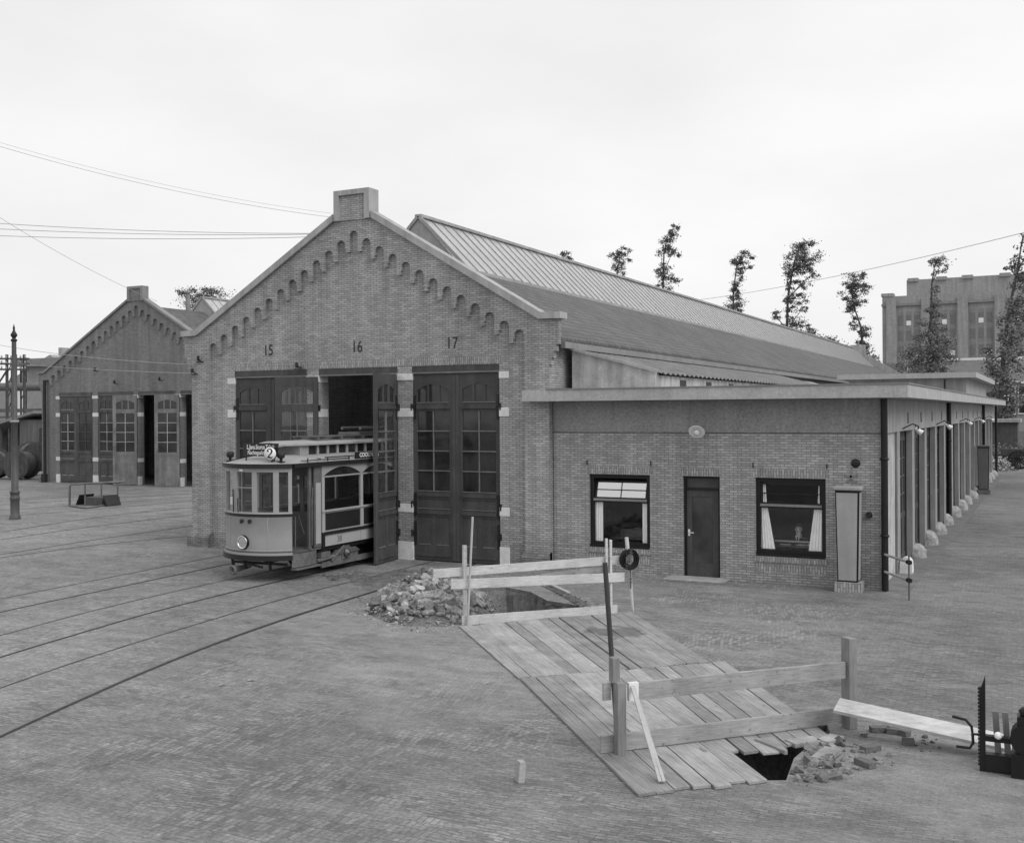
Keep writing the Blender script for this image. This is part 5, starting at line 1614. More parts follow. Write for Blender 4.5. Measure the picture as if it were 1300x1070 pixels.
def drum(c, r, wd, ang, label):
    t_ = thing('cable_drum', label, 'cable drum', (c[0], c[1], 0), 'cable drums beside the farther shed')
    ax = Vector((math.cos(ang), math.sin(ang), 0)); c = Vector((c[0], c[1], r + (c[2] if len(c) > 2 else 0)))
    for s in (-1, 1):
        m = MB(); m.lathe(c + ax * s * wd / 2, [(r, -.04), (r, .04), (r * .93, .045), (.12, .045), (.11, .02), (0, .02)] if s > 0 else [(0, -.02), (.11, -.02), (.12, -.045), (r * .93, -.045), (r, -.04), (r, .04)], 28, axis=ax, smooth=False)
        for k in range(-3, 4):
            pr = ax.cross(Vector((0, 0, 1)))
            h_ = math.sqrt(max(.01, r * r * .8 - (k * r * .27) ** 2))
            m.beam(c + ax * s * (wd / 2 + .05) + pr * k * r * .27 - Vector((0, 0, h_)), c + ax * s * (wd / 2 + .05) + pr * k * r * .27 + Vector((0, 0, h_)), .03, r * .25, up=pr)
        m.build('flange', M['drum'], t_)
    m = MB(); m.lathe(c - ax * (wd / 2 - .04), [(r * .86, 0), (r * .88, .02), (r * .88, wd - .1), (r * .86, wd - .08)], 28, axis=ax); m.build('cable_winding', M['cable'], t_)


M['drum'] = plain('drum wood', .075, .85, .35, 3, 20)
M['cable'] = plain('drum staves', .10, .8, .35, 5, 20, streak=.3)
drum((-60.0, 45.8), .95, 1.1, R(-60), 'dark wooden cable drum cut by the left picture edge')
drum((-57.9, 46.2), .92, 1.1, R(-75), 'dark cable drum showing its round face, right behind the iron mast')
drum((-60.9, 49.5, .25), 1.0, 1.3, R(-20), 'cable drum lying behind the others at the back left, staves showing')
drum((-58.2, 49.8, .3), 1.0, 1.3, R(-25), 'cable drum at the back of the row, between the mast and the shed drainpipe')
drum((-56.2, 48.4), .95, 1.1, R(-80), 'cable drum half hidden beside the drainpipe of the farther shed')

# ------------------------------------------------------------------ inside the office
dk_ = thing('desk', 'dark office desk with papers behind the right window', 'desk', (-5.5, 25.8, .06))
m = MB(); m.box(-6.15, -4.85, 25.5, 26.05, .80, .84); m.build('desk_top', M['tram_wood'], dk_)
m = MB(); m.box(-6.12, -4.88, 25.99, 26.02, .25, .798); m.build('modesty_panel', M['tram_wood'], dk_)
for x in (-6.1, -4.95):
    for y in (25.52, 25.93): m = MB(); m.box(x, x + .05, y, y + .05, .062, .799); m.build('leg', M['tram_wood'], dk_)
for x, y, a, s in ((-5.75, 25.66, .2, 'sheet of paper at the left end of the desk'), (-5.35, 25.68, -.3, 'sheet of paper in front of the seated man'), (-5.1, 25.68, .1, 'stack of papers at the right end of the desk')):
    m = MB(); m.obox((x, y, .845 + (.015 if s[0:5] == 'stack' else 0)), Vector((math.cos(a), math.sin(a), 0)) * .12, Vector((-math.sin(a), math.cos(a), 0)) * .09, (0, 0, .004 if s[0:5] != 'stack' else .02)); one(m, 'paper', M['white'], s, 'paper', (x, y, .841), 'papers on the desk')
m = MB(); m.box(-6.2, -4.79, 25.42, 25.45, .93, .965); one(m, 'window_rail', M['cabinet'], 'pale horizontal rail inside the right office window', 'rail', (-5.5, 25.435, .93))
d2 = thing('side_table', 'dark table with piled books behind the left office window', 'table', (-9.6, 26.2, .06))
m = MB(); m.box(-10.3, -9.0, 25.9, 26.5, .74, .78); m.build('table_top', M['tram_wood'], d2)
for x in (-10.25, -9.1):
    for y in (25.95, 26.4): m = MB(); m.box(x, x + .05, y, y + .05, .062, .74); m.build('leg', M['tram_wood'], d2)
m = MB(); m.box(-10.05, -9.25, 26.0, 26.4, .782, 1.0); one(m, 'ledger_pile', M['tram_wood'], 'dark pile of ledgers on the table behind the left office window', 'ledgers', (-9.65, 26.2, .782))
m = MB(); m.box(-9.7, -9.15, 26.02, 26.36, 1.004, 1.02); one(m, 'paper', M['cream_side'], 'pale sheet lying on top of the ledger pile', 'paper', (-9.45, 26.2, 1.003))
pl = thing('pendant_lamp', 'small pendant lamp hanging inside the left office window', 'lamp', (-9.55, 26.4, 1.9))
m = MB(); m.tube([(-9.55, 26.4, 3.3), (-9.55, 26.4, 1.95)], .008, 6); m.build('cord', M['black'], pl)
m = MB(); m.lathe((-9.55, 26.4, 1.78), [(.16, 0), (.14, .05), (.05, .13), (.03, .17)], 16); m.build('shade', M['cream_side'], pl)


def seated_man(c):
    """upper body leaning a little over the desk, forearms on it, legs under it; built round the hips at c"""
    hx, hy, hz = c
    bm = bpy.data.meshes.new('person')
    V, Ed, Rd = [], [], []
    def v(x, y, z, r): V.append((x, y, z)); Rd.append(r); return len(V) - 1
    def e(a, b): Ed.append((a, b))
    pel = v(0, 0, .0, .15); sp1 = v(0, -.03, .20, .14); sp2 = v(0, -.07, .36, .12); ch = v(0, -.09, .44, .07); nk = v(0, -.105, .545, .050); hd0 = v(0, -.125, .61, .070); hd1 = v(0, -.135, .68, .086); hd2 = v(0, -.128, .76, .078)
    for a, b in ((pel, sp1), (sp1, sp2), (sp2, ch), (ch, nk), (nk, hd0), (hd0, hd1), (hd1, hd2)): e(a, b)
    nose = v(0, -.225, .675, .016); chin = v(0, -.20, .615, .022); e(hd1, nose); e(hd0, chin)
    for s in (-1, 1):
        ear = v(s * .088, -.12, .68, .016); e(hd1, ear)
        sh = v(s * .17, -.08, .42, .045); el = v(s * .25, -.20, .19, .036); wr = v(s * .12, -.42, .185, .032); pa = v(s * .08, -.48, .18, .030)
        e(ch, sh); e(sh, el); e(el, wr); e(wr, pa)
        for k in range(4):
            b0 = v(s * .08 + (k - 1.5) * .018, -.53, .178, .0095); b1 = v(s * .078 + (k - 1.5) * .017, -.565 - .008 * (k in (1, 2)), .165, .0085); e(pa, b0); e(b0, b1)
        th = v(s * .045, -.50, .185, .010); t2 = v(s * .03, -.525, .175, .009); e(pa, th); e(th, t2)
        hp = v(s * .10, -.04, -.02, .10); kn = v(s * .13, -.46, .0, .07); an = v(s * .13, -.42, -.40, .045); to = v(s * .14, -.56, -.42, .040)
        e(pel, hp); e(hp, kn); e(kn, an); e(an, to)
    bm.from_pydata(V, Ed, []); bm.materials.append(M['skin'])
    o = bpy.data.objects.new('person', bm); col.objects.link(o); o.location = (hx, hy, hz)
    md = o.modifiers.new('skin', 'SKIN'); md.use_smooth_shade = True
    for i, sv in enumerate(bm.skin_vertices[0].data): sv.radius = (Rd[i], Rd[i]); sv.use_root = (i == 0)
    o.modifiers.new('sub', 'SUBSURF').levels = 1; o.modifiers['sub'].render_levels = 2
    tag(o, 'grey-haired man in dark suit and white collar seated behind the right window', 'person')
    # jacket: same skeleton without head and hands, a little fatter
    V2, E2, R2 = [], [], []
    keep = {}
    for i, p in enumerate(V):
        if p[2] > .52 or p[1] < -.43: continue
        keep[i] = len(V2); V2.append(p); R2.append(Rd[i] + .034)
    for a, b in Ed:
        if a in keep and b in keep: E2.append((keep[a], keep[b]))
    V2.append((0, -.10, .50)); R2.append(.085); E2.append((keep[3], len(V2) - 1))
    for s in (-1, 1): V2.append((s * .09, -.09, .465)); R2.append(.075); E2.append((keep[3], len(V2) - 1))
    m2 = bpy.data.meshes.new('suit'); m2.from_pydata(V2, E2, []); m2.materials.append(M['suit'])
    s = bpy.data.objects.new('suit', m2); col.objects.link(s); s.parent = o
    md = s.modifiers.new('skin', 'SKIN'); md.use_smooth_shade = True
    for i, sv in enumerate(m2.skin_vertices[0].data): sv.radius = (R2[i], R2[i]); sv.use_root = (i == 0)
    s.modifiers.new('sub', 'SUBSURF').levels = 1; s.modifiers['sub'].render_levels = 2
    b = MB(); k = Vector(c)
    b.lathe(k + Vector((0, -.105, .505)), [(.075, .02), (.068, .062)], 14, axis=(0, -.2, 1)); b.prism([(-.055, .545), (.055, .545), (.02, .40), (-.02, .40)], k + Vector((0, -.275, 0)), (1, 0, 0), (0, 0, 1), (0, 1, 0), 0, .05); b.build('collar', M['white'], o)
    b = MB(); b.prism([(-.015, .52), (.015, .52), (.022, .40), (-.022, .40)], k + Vector((0, -.283, 0)), (1, 0, 0), (0, 0, 1), (0, 1, 0), 0, .006); b.build('necktie', M['black'], o)
    b = MB(); hc = k + Vector((0, -.118, .735)); P = []
    for i in range(7):
        t_ = i / 6 * PI * .52; row = []
        for q in range(19):
            a = 2 * PI * q / 18; front = max(0, -math.sin(a)); tt = t_ * (1 - .55 * front)
            row.append(hc + Vector((.093 * math.sin(tt) * math.cos(a), .105 * math.sin(tt) * math.sin(a), .098 * math.cos(tt))))
        P.append(row)
    b.sheet(P[::-1], True); b.build('hair', M['hair'], o)
    b = MB()
    for s_ in (-1, 1): b.ball(k + Vector((s_ * .033, -.212, .700)), .011, n=8, m=6); b.box(hx + s_ * .033 - .018, hx + s_ * .033 + .018, hy - .222, hy - .212, hz + .716, hz + .722)
    b.box(hx - .026, hx + .026, hy - .218, hy - .206, hz + .640, hz + .645); b.build('face_features', M['hair'], o)
    return o


M['skin'] = plain('skin', .72, .6, .08)
M['suit'] = plain('dark suit cloth', .06, .9, .2)
M['hair'] = plain('grey hair', .16, .8, .3)
hp = atY(1014, 671, 26.15)
seated_man((hp.x, 26.28, hp.z - .70))
ch_ = thing('office_chair', 'dark wooden chair under the seated man', 'chair', (hp.x, 26.3, .06))
sz = hp.z - .70 - .13
m = MB(); m.box(hp.x - .22, hp.x + .22, 26.1, 26.5, sz - .04, sz); m.build('seat', M['tram_wood'], ch_)
m = MB(); m.box(hp.x - .2, hp.x + .2, 26.5, 26.54, sz + .15, sz + .45); m.build('backrest', M['tram_wood'], ch_)
for x in (-.19, .16):
    for y in (26.12, 26.5): m = MB(); m.box(hp.x + x, hp.x + x + .03, y, y + .035, .062, sz - .041 if y < 26.3 else sz + .4); m.build('leg', M['tram_wood'], ch_)
# ------------------------------------------------------------------ trees
def tree(label, Y, path, clumps, seed, base_r=.22, leaf=.24, mat=None, group='tall trees behind the depot', dens=1.0, wind=(1.15, .3), bare=0):
    """path: trunk line in picture points from the ground up; clumps: (x, y, rx, ry) foliage tufts around it"""
    r_ = random.Random(seed)
    pts = [atY(x, y, Y) for x, y in path]
    g0 = Vector((pts[0].x - (pts[1].x - pts[0].x) * .1, Y, 0))
    t_ = thing('tree', label, 'tree', g0, group)
    pts = [g0, Vector((pts[0].x, Y, pts[0].z * .5))] + pts
    n = len(pts)
    m = MB(); m.tube(pts, [base_r * (1 - .85 * i / (n - 1)) for i in range(n)], 8)
    cs = []
    for cx, cy, rx, ry in clumps:
        c = atY(cx, cy, Y); k = (atY(cx + 1, cy, Y) - c).length
        k2 = (atY(cx, cy - 1, Y) - c).length
        cs.append((c, rx * k, ry * k2))
        near = min(pts[1:], key=lambda p: (p - c).length + (2 if p.z > c.z else 0))
        m.tube([near, near.lerp(c, .55) + Vector((0, 0, .1)), c], [base_r * .28, base_r * .18, base_r * .07], 5)
    L_ = sum((pts[i + 1] - pts[i]).length for i in range(2, n - 1))
    for i in range(2, n - 1 - bare):
        seg = (pts[i + 1] - pts[i]).length
        for q in range(int(seg / .55)):
            if r_.random() < .45:
                c_ = pts[i].lerp(pts[i + 1], r_.random()) + Vector((r_.gauss(.1, .35), r_.gauss(0, .3), 0)); k_ = r_.uniform(.22, .5)
                cs.append((c_, k_, k_ * .8))
    m.build('trunk', M['bark'], t_)
    f = MB(); f.v = []
    for c, rx, rz in cs:
        sub = max(7, int(rx * rz * 14))
        tips = []
        for i in range(sub):                       # ragged sprays inside the tuft
            a = r_.uniform(0, 2 * PI); rr = r_.uniform(.1, 1.0) ** .6
            tips.append((c + Vector((rx * rr * math.cos(a), r_.uniform(-.8, .8) * rx, rz * rr * math.sin(a))), r_.uniform(.12, .30) * max(rx, rz) ** .7))
        num = int(rx * rz * 640 * dens / (leaf / .3) ** 1.6)
        for i in range(num):
            tc_, tr_ = r_.choice(tips)
            p = tc_ + Vector((r_.gauss(0, tr_) + abs(r_.gauss(0, tr_)) * wind[0], r_.gauss(0, tr_), r_.gauss(0, tr_ * .75) + wind[1] * r_.random() * tr_))
            s = leaf * r_.uniform(.45, 1.0)
            d = Vector((r_.uniform(-1, 1) + wind[0], r_.uniform(-1, 1), r_.uniform(-1, 1))).normalized()
            e = d.orthogonal().normalized(); e = Matrix.Rotation(r_.uniform(0, 6.28), 3, d) @ e
            f.add([p, p + d * s * .5 + e * s * .32, p + d * s, p + d * s * .5 - e * s * .32], [(0, 1, 2, 3)])
    f.build('crown', mat or M['leaf'], t_)
    return t_


TY = 125
tree('tip of a wind-bent poplar just showing over the lantern ridge, leftmost behind the roof', TY, [(712, 430), (714, 340), (715, 322)], [(715, 322, 5, 5), (713, 332, 8, 8), (717, 345, 9, 9), (712, 370, 9, 14), (716, 400, 10, 14)], 1)
tree('small forked poplar top with dark tufts, second from the left over the roof ridge', TY, [(782, 450), (781, 380), (784, 340), (789, 322)], [(790, 318, 8, 5), (781, 324, 10, 5), (788, 330, 8, 7), (783, 342, 6, 6), (790, 348, 4, 3), (781, 365, 8, 10), (785, 400, 10, 14)], 2)
tree('slender poplar with three stacked tufts, the tallest over the middle of the roof ridge', TY, [(843, 470), (841, 400), (842, 350), (843, 320), (849, 295)], [(851, 291, 7, 5), (847, 301, 8, 6), (841, 308, 8, 5), (845, 318, 7, 6), (839, 324, 8, 4), (853, 322, 9, 5), (843, 338, 6, 6), (836, 346, 7, 4), (845, 354, 10, 7), (856, 356, 6, 4), (845, 372, 9, 8), (842, 400, 10, 14)], 3, .26)
tree('poplar with a full top and bare middle, fourth from the left over the roof ridge', TY, [(928, 480), (931, 420), (931, 370), (935, 340), (940, 325)], [(943, 326, 10, 6), (935, 333, 9, 7), (945, 337, 7, 5), (935, 345, 7, 5), (940, 354, 6, 3), (932, 365, 7, 6), (932, 374, 8, 6), (928, 385, 12, 6), (934, 391, 9, 6), (930, 415, 10, 12)], 4)
tree('big poplar with a dense dark top and hanging side tufts, fifth over the roof', TY, [(1000, 490), (999, 420), (1000, 380), (1006, 345), (1012, 320)], [(1022, 312, 9, 6), (1012, 318, 12, 8), (1024, 328, 12, 9), (1008, 332, 12, 9), (1000, 342, 9, 8), (1018, 342, 12, 8), (1028, 350, 7, 5), (1018, 362, 8, 5), (1001, 362, 7, 8), (1016, 380, 6, 10), (1000, 378, 6, 8), (1019, 392, 5, 4), (1000, 392, 6, 8), (999, 410, 8, 8), (985, 402, 9, 5), (1012, 412, 12, 7), (1024, 422, 9, 6)], 5, .30)
tree('leaning poplar with a round top on a bare crooked stem, right of the roof ridge', TY, [(1096, 480), (1095, 440), (1093, 415), (1086, 395), (1080, 370)], [(1084, 352, 12, 6), (1079, 362, 14, 8), (1088, 366, 13, 9), (1073, 376, 12, 6), (1084, 382, 13, 8), (1080, 394, 9, 6), (1082, 414, 6, 6), (1096, 420, 8, 7), (1094, 432, 9, 9), (1092, 446, 10, 8)], 6, .26)
tree('poplar in front of the big brick block with a lone wind-blown tuft on top', 112, [(1178, 520), (1180, 440), (1182, 395), (1183, 360), (1186, 340)], [(1190, 329, 9, 5), (1184, 336, 8, 6), (1193, 340, 8, 6), (1186, 347, 4, 3), (1184, 370, 6, 7), (1182, 385, 8, 7), (1180, 398, 9, 8), (1186, 404, 8, 6), (1178, 414, 13, 9), (1185, 424, 15, 9), (1172, 430, 14, 9), (1190, 436, 14, 9), (1166, 442, 22, 10), (1186, 448, 22, 10), (1162, 455, 24, 10), (1190, 460, 18, 10), (1158, 467, 26, 9), (1185, 470, 20, 9), (1170, 488, 28, 14)], 7, .26, mat=M['leaf_mid'], dens=.9, bare=3)
tree('tall poplar at the far end of the road, by the right picture edge', 88, [(1268, 590), (1270, 520), (1274, 450), (1280, 400), (1290, 350), (1297, 310)], [(1300, 298, 7, 7), (1296, 312, 9, 8), (1286, 330, 10, 5), (1279, 340, 6, 4), (1300, 330, 10, 10), (1296, 348, 10, 9), (1288, 362, 12, 9), (1298, 372, 12, 9), (1284, 384, 14, 10), (1292, 396, 14, 9), (1278, 404, 14, 9), (1288, 416, 16, 10), (1274, 428, 14, 10), (1292, 434, 14, 10), (1264, 446, 17, 9), (1284, 452, 20, 10), (1257, 462, 20, 9), (1280, 470, 22, 11), (1260, 482, 22, 10), (1284, 492, 20, 11), (1266, 502, 16, 9), (1290, 514, 16, 10), (1270, 524, 14, 8)], 8, .30, .26, M['leaf_mid'], dens=.75)
tree('low round treetop showing over the lantern of the farther shed', 100, [(262, 420), (262, 390)], [(256, 372, 9, 6), (266, 376, 12, 8), (240, 374, 10, 6), (228, 374, 7, 5), (252, 385, 20, 9), (262, 400, 20, 12)], 9, .25, .30, M['leaf_mid'])
# low bushes along the foot of the poplars, seen over the end of the roof
tree('bushy green treetops just above the far end of the lantern', 122, [(1030, 480), (1032, 430)], [(1040, 432, 10, 5), (1018, 424, 9, 5), (1055, 434, 8, 4), (1030, 440, 22, 8), (1050, 446, 22, 8)], 10, .2, .30, M['leaf_mid'])
tree('bushy green treetops between the leaning poplar and the brick chimney house', 122, [(1115, 480), (1116, 450)], [(1100, 455, 9, 4), (1106, 462, 10, 6)], 12, .2, .30, M['leaf_mid'])

# ------------------------------------------------------------------ buildings behind, right
by = 180
M['tower_pane'] = plain('far window pane', .165, .5, .2)  # pane grey lifted by the same painted haze as the brick
bt = thing('office_tower', 'big stepped brick building with tall pilasters behind the trees, far right', 'building', (-8, by, 0))
def zpx(x, y, Y): return atY(x, y, Y)
a = zpx(1120, 377, by); b = zpx(1330, 349, by); c = zpx(1148, 358, by)
m = MB(); m.box(a.x, 6, by, by + 22, 0, a.z); m.build('wall', M['brick_tower'], bt)
m = MB(); m.box(c.x, 6, by + 3, by + 20, a.z + .002, c.z + .6); m.build('upper_storey', M['brick_tower'], bt)
m = MB(); m.box(a.x - .15, a.x + 1.7, by - .15, by + 2, a.z + .003, a.z + .5); m.build('parapet_block', M['brick_tower'], bt)
for x in (1159, 1195, 1228, 1276):
    p = zpx(x, 352, by + 3); m = MB(); m.box(p.x - .8, p.x + .8, by + 2.7, by + 5, c.z + .3, c.z + .85); m.build('parapet_block', M['brick_tower'], bt)
xs = [a.x + 1.4 + k * 5.25 for k in range(5)]
zt_, zb_ = zpx(1200, 396, by).z, 9.0
for i, x in enumerate(xs):
    m = MB(); m.box(x - .75, x + .75, by - .5, by - .002, 0, a.z - .6); m.build('pilaster', M['brick_tower'], bt)
    for k in range(3):
        x0 = x + 1.0 + k * 1.18
        m = MB(); m.box(x0, x0 + .82, by - .05, by - .003, zb_, zt_ + .3)
        w_ = m.build('window_bay', M['pane_far'] if False else M['lead'], bt)
        for q, z in enumerate((zt_ - 1.9, zt_ - 4.3, zt_ - 6.8, zt_ - 9.2)):
            m = MB(); m.box(x0 + .06, x0 + .76, by - .08, by - .052, z, z + 1.6); m.k = 1
            if (i * 3 + k + q) % 3 == 1 and q != 1: m.box(x0 + .06, x0 + .76, by - .09, by - .081, z, z + .75)
            m.build('window', [M['tower_pane'], M['white']], w_)
m = MB(); m.box(a.x - .1, 6, by - .35, by - .003, a.z - 1.6, a.z - 1.2); m.build('cornice', M['lead'], bt)

hs = thing('chimney_house', 'small brick house with a broad capped chimney beyond the hall roof', 'house', (-20, 128, 0))
q = zpx(1124, 443, 128)
m = MB(); k = (zpx(1125, 443, 128) - q).length
m.box(q.x - 9 * k, q.x + 9 * k, 127, 129.5, 0, q.z - 2.6); m.build('chimney', M['brick_tower'], hs)
m = MB(); m.box(q.x - 13 * k, q.x + 14 * k, 126.6, 130, q.z - 2.598, q.z - 1.7); m.build('chimney_cap', M['lead'], hs)
e = zpx(1143, 470, 128)
m = MB(); m.prism([(q.x - 40 * k, 0), (q.x - 40 * k, e.z - .5), (q.x - 10 * k, q.z - 3.2), (e.x, e.z - 1.0), (e.x, 0)], (0, 0, 0), (1, 0, 0), (0, 0, 1), (0, 1, 0), 129.6, 138); m.build('wall', M['brick_tower'], hs)

rh = thing('row_house', 'brick house with dark tiled roof and white windows behind the roadside poplar', 'house', (-8, 122, 0))
hy_ = 122
q0, q1 = zpx(1195, 456, hy_), zpx(1330, 450, hy_)
g0 = zpx(1180, 480, hy_)
ez = zpx(1240, 484, hy_).z
m = MB(); m.box(g0.x, 8, hy_, hy_ + 9, 0, ez); m.build('wall', M['brick_tower'], rh)
m = MB(); m.prism([(hy_ - .4, ez - .1), (hy_ + 4.5, q0.z + .1), (hy_ + 9.4, ez - .1)], (g0.x - .3, 0, 0), (0, 1, 0), (0, 0, 1), (1, 0, 0), 0, 8 - g0.x); m.build('roof', M['roof_far'] if False else plain('dark far tiles', .14, .9, .15, 1.5, 8), rh)
m = MB(); m.box(g0.x - .2, 8, hy_ + 4.3, hy_ + 4.7, q0.z + .0, q0.z + .25); m.box(g0.x - .3, 8, hy_ - .62, hy_ - .405, ez - .3, ez - .05); m.build('gutter', M['white'], rh)
for x, y in ((1280, 508), (1302, 507)):
    p = zpx(x, y, hy_); m = MB(); m.box(p.x - .7, p.x + .7, hy_ - .12, hy_ - .003, p.z - 1.5, p.z + 1.5); f_ = m.build('window', M['white'], rh)
    for i in range(2):
        for j2 in range(3): m = MB(); m.box(p.x - .6 + i * .64, p.x - .04 + i * .64, hy_ - .14, hy_ - .122, p.z - 1.38 + j2 * .95, p.z - .56 + j2 * .95); m.build('pane', M['glass_dark'], f_)

sd_ = thing('roadside_shed', 'dark low shed with a pale roof edge at the far end of the road', 'shed', (-4, 84, 0))
p, q = zpx(1263, 534, 84), zpx(1292, 560, 84)
m = MB(); m.box(p.x - .3, q.x, 84, 87, 0, p.z - .12); m.build('wall', M['door_far'], sd_)
m = MB(); m.box(p.x - .5, q.x + .2, 83.7, 87.3, p.z - .118, p.z + .12); m.build('roof', M['coping'], sd_)
# carts and bicycles standing at the road end
def spoked(m, c, r, ax, n=12, rim=.05, tube=True):
    ax = Vector(ax).normalized(); u = ax.orthogonal().normalized(); v = ax.cross(u)
    m.tube([c + (u * math.cos(2 * PI * i / 24) + v * math.sin(2 * PI * i / 24)) * r for i in range(25)], rim, 6, caps=False)
    for i in range(n):
        d = u * math.cos(2 * PI * i / n) + v * math.sin(2 * PI * i / n); m.tube([c, c + d * r], rim * .4, 4)
    m.lathe(c - ax * .1, [(.08, 0), (.08, .2)], 8, axis=ax)
hc = thing('hand_cart', 'dark two-wheeled hand cart with spoked wheels parked at the far end of the road', 'cart', (-2.6, 80, 0))
cx = zpx(1293, 580, 80)
for dx in (0, .9):
    m = MB(); spoked(m, Vector((cx.x, 80 + dx, .62)), .60, (.15, 1, 0)); m.build('wheel', M['iron'], hc)
m = MB(); m.box(cx.x - 1.1, cx.x + 1.0, 80.15, 80.75, .85, 1.35); m.build('box', M['door_paint'], hc)
m = MB(); m.beam((cx.x - 1.1, 80.3, .9), (cx.x - 2.2, 80.3, .7), .06, .06); m.beam((cx.x - 1.1, 80.65, .9), (cx.x - 2.2, 80.65, .7), .06, .06); m.build('shaft', M['door_paint'], hc)
for k, (x, s) in enumerate(((1270, 'dark bicycle leaning at the road end, the one nearest the garage corner'), (1278, 'dark bicycle leaning at the road end, the one beside the hand cart'))):
    c = zpx(x, 585, 78); bt_ = thing('bicycle', s, 'bicycle', (c.x, 78, 0), 'bicycles at the far end of the road')
    for d in (-.5, .5): m = MB(); spoked(m, Vector((c.x + d, 78, .34)), .33, (.1, 1, 0), 10, .022); m.build('wheel', M['iron'], bt_)
    m = MB(); P = lambda x_, z: (c.x + x_, 78, z)
    for a_, b_ in (((-.5, .34), (-.15, .85)), ((-.5, .34), (-.05, .3)), ((-.05, .3), (-.18, .92)), ((-.05, .3), (.35, .85)), ((-.15, .85), (.35, .85)), ((.5, .34), (.33, 1.0))): m.tube([P(*a_), P(*b_)], .022, 6)
    m.build('bicycle_frame', M['iron'], bt_)
    m = MB(); m.tube([(c.x + .33, 77.75, 1.02), (c.x + .33, 78.25, 1.02)], .02, 6); m.build('handlebar', M['iron'], bt_)
    m = MB(); m.ball((c.x - .18, 78, .95), .13, .07, .04, 8, 6); m.build('saddle', M['black'], bt_)
def bush(label, c, r, seed, mat, n=700, leaf=.2, hz=.7):
    r_ = random.Random(seed); f = MB()
    for i in range(n):
        u, v = r_.uniform(0, 2 * PI), r_.random() ** .5
        z = r_.random() ** .8
        p = Vector((c[0] + r * math.cos(u) * v * (1 - .45 * z), c[1] + r * .7 * math.sin(u) * v, .02 + z * r * hz * (.7 + .5 * noise.noise(Vector((math.cos(u) * 2, math.sin(u) * 2, seed))))))
        s = leaf * r_.uniform(.5, 1); d = Vector((r_.uniform(-1, 1), r_.uniform(-1, 1), r_.uniform(-1, 1))).normalized(); e = d.orthogonal().normalized()
        f.add([p, p + d * s * .5 + e * s * .3, p + d * s, p + d * s * .5 - e * s * .3], [(0, 1, 2, 3)])
    t_ = thing('shrub', label, 'shrub', (c[0], c[1], 0))
    f.build('foliage', mat, t_)
    m = MB(); 
    for k in range(5): m.tube([(c[0], c[1], 0), (c[0] + r_.uniform(-.4, .4) * r, c[1] + r_.uniform(-.3, .3) * r, r * hz * .6)], .02, 5)
    m.build('stem', M['bark'], t_)
bush('pale flowering shrub at the end of the garage row, beside the last drainpipe', (zpx(1268, 590, 77).x, 77, 0), 1.0, 3, island('pale blossom', .38, .3, None, 3, .8, .6), 420, .18, 1.1)
bush('dark hedge-like shrub behind the bicycles at the road end', (zpx(1285, 590, 82).x, 82.5, 0), 2.6, 4, M['leaf'], 1500, .25, .8)
gw = MB(); gw.box(-3.6, 30, 100, 100.3, 0, 2.2); one(gw, 'boundary_wall', M['brick_far'], 'long dark boundary wall behind the carts at the end of the road', 'wall', (0, 100, 0))

# ------------------------------------------------------------------ buildings and pipework behind, left
bh = thing('works_house', 'slate-roofed works building with two chimney stacks rising behind the farther shed gable', 'building', (-90, 78, 0))
Y = 78
p = zpx(28, 440, Y)
r0, r1 = zpx(62, 450, Y), zpx(20, 477, Y)
m = MB(); m.prism([(zpx(-40, 520, Y).x, 0), (zpx(-40, 500, Y).x, r1.z - 3), (zpx(8, 480, Y).x, r1.z - .5), (zpx(60, 448, Y).x, r0.z), (zpx(130, 500, Y).x, r1.z - 3), (zpx(130, 520, Y).x, 0)], (0, 0, 0), (1, 0, 0), (0, 0, 1), (0, 1, 0), Y + .3, Y + 12); m.build('wall', M['haze'], bh)
for x, y, w_ in ((56, 440, 4), (73, 441, 4)):
    c = zpx(x, y, Y); k = (zpx(x + 1, y, Y) - c).length; m = MB(); m.box(c.x - w_ * k / 2, c.x + w_ * k / 2, Y + 2, Y + 3, c.z - 4, c.z); m.build('chimney', M['haze'], bh)
c0, c1 = zpx(39, 457, Y), zpx(80, 464, Y)
m = MB(); m.box(c0.x, c1.x + 3, Y - 2, Y + .2, c1.z - .1, c0.z); m.build('flat_roof', M['lead'], bh)
m = MB(); m.box(c0.x + .8, c1.x + 2.5, Y - 1.2, Y + .28, 0, c1.z - .102); m.build('annex_wall', M['haze'], bh)
m = MB(); c = zpx(40, 510, Y); m.box(c.x - .8, c.x + .8, Y - 1.3, Y - 1.202, c.z - 1.6, c.z + 1.6); m.build('window', M['white'], bh)
gy = 60
pg = thing('pipe_bridge', 'thick horizontal pipe carried on lattice posts to the left of the farther shed', 'pipe bridge', (-77, gy, 0))
a, b = zpx(-60, 491.5, gy), zpx(54, 491, gy)
m = MB(); m.tube([a, b, b + Vector((.5, 0, -.2)), b + Vector((.6, 0, -.8))], .34, 14); m.build('pipe', M['pipe'], pg)
for x in (12, 30):
    c = zpx(x, 545, gy + .6)
    m = MB()
    for d in (-.3, .3): m.beam((c.x + d, gy + .6, 0), (c.x + d, gy + .6, a.z + 2.3), .10, .10)
    for z in range(0, 8): m.beam((c.x - .3, gy + .6, z * 1.05), (c.x + .3, gy + .6, z * 1.05 + 1.0), .05, .05)
    m.build('lattice_post', M['iron'], pg)
za, zb_ = zpx(0, 533, gy).z, zpx(0, 455, gy).z
m = MB(); m.beam((a.x, gy + .5, zpx(0, 521, gy).z), (b.x + 1, gy + .5, zpx(50, 521, gy).z), .15, .30); m.beam((a.x, gy + .5, zpx(0, 530, gy).z), (b.x + 1, gy + .5, zpx(50, 529, gy).z), .15, .18); m.build('beam', M['pipe'], pg)
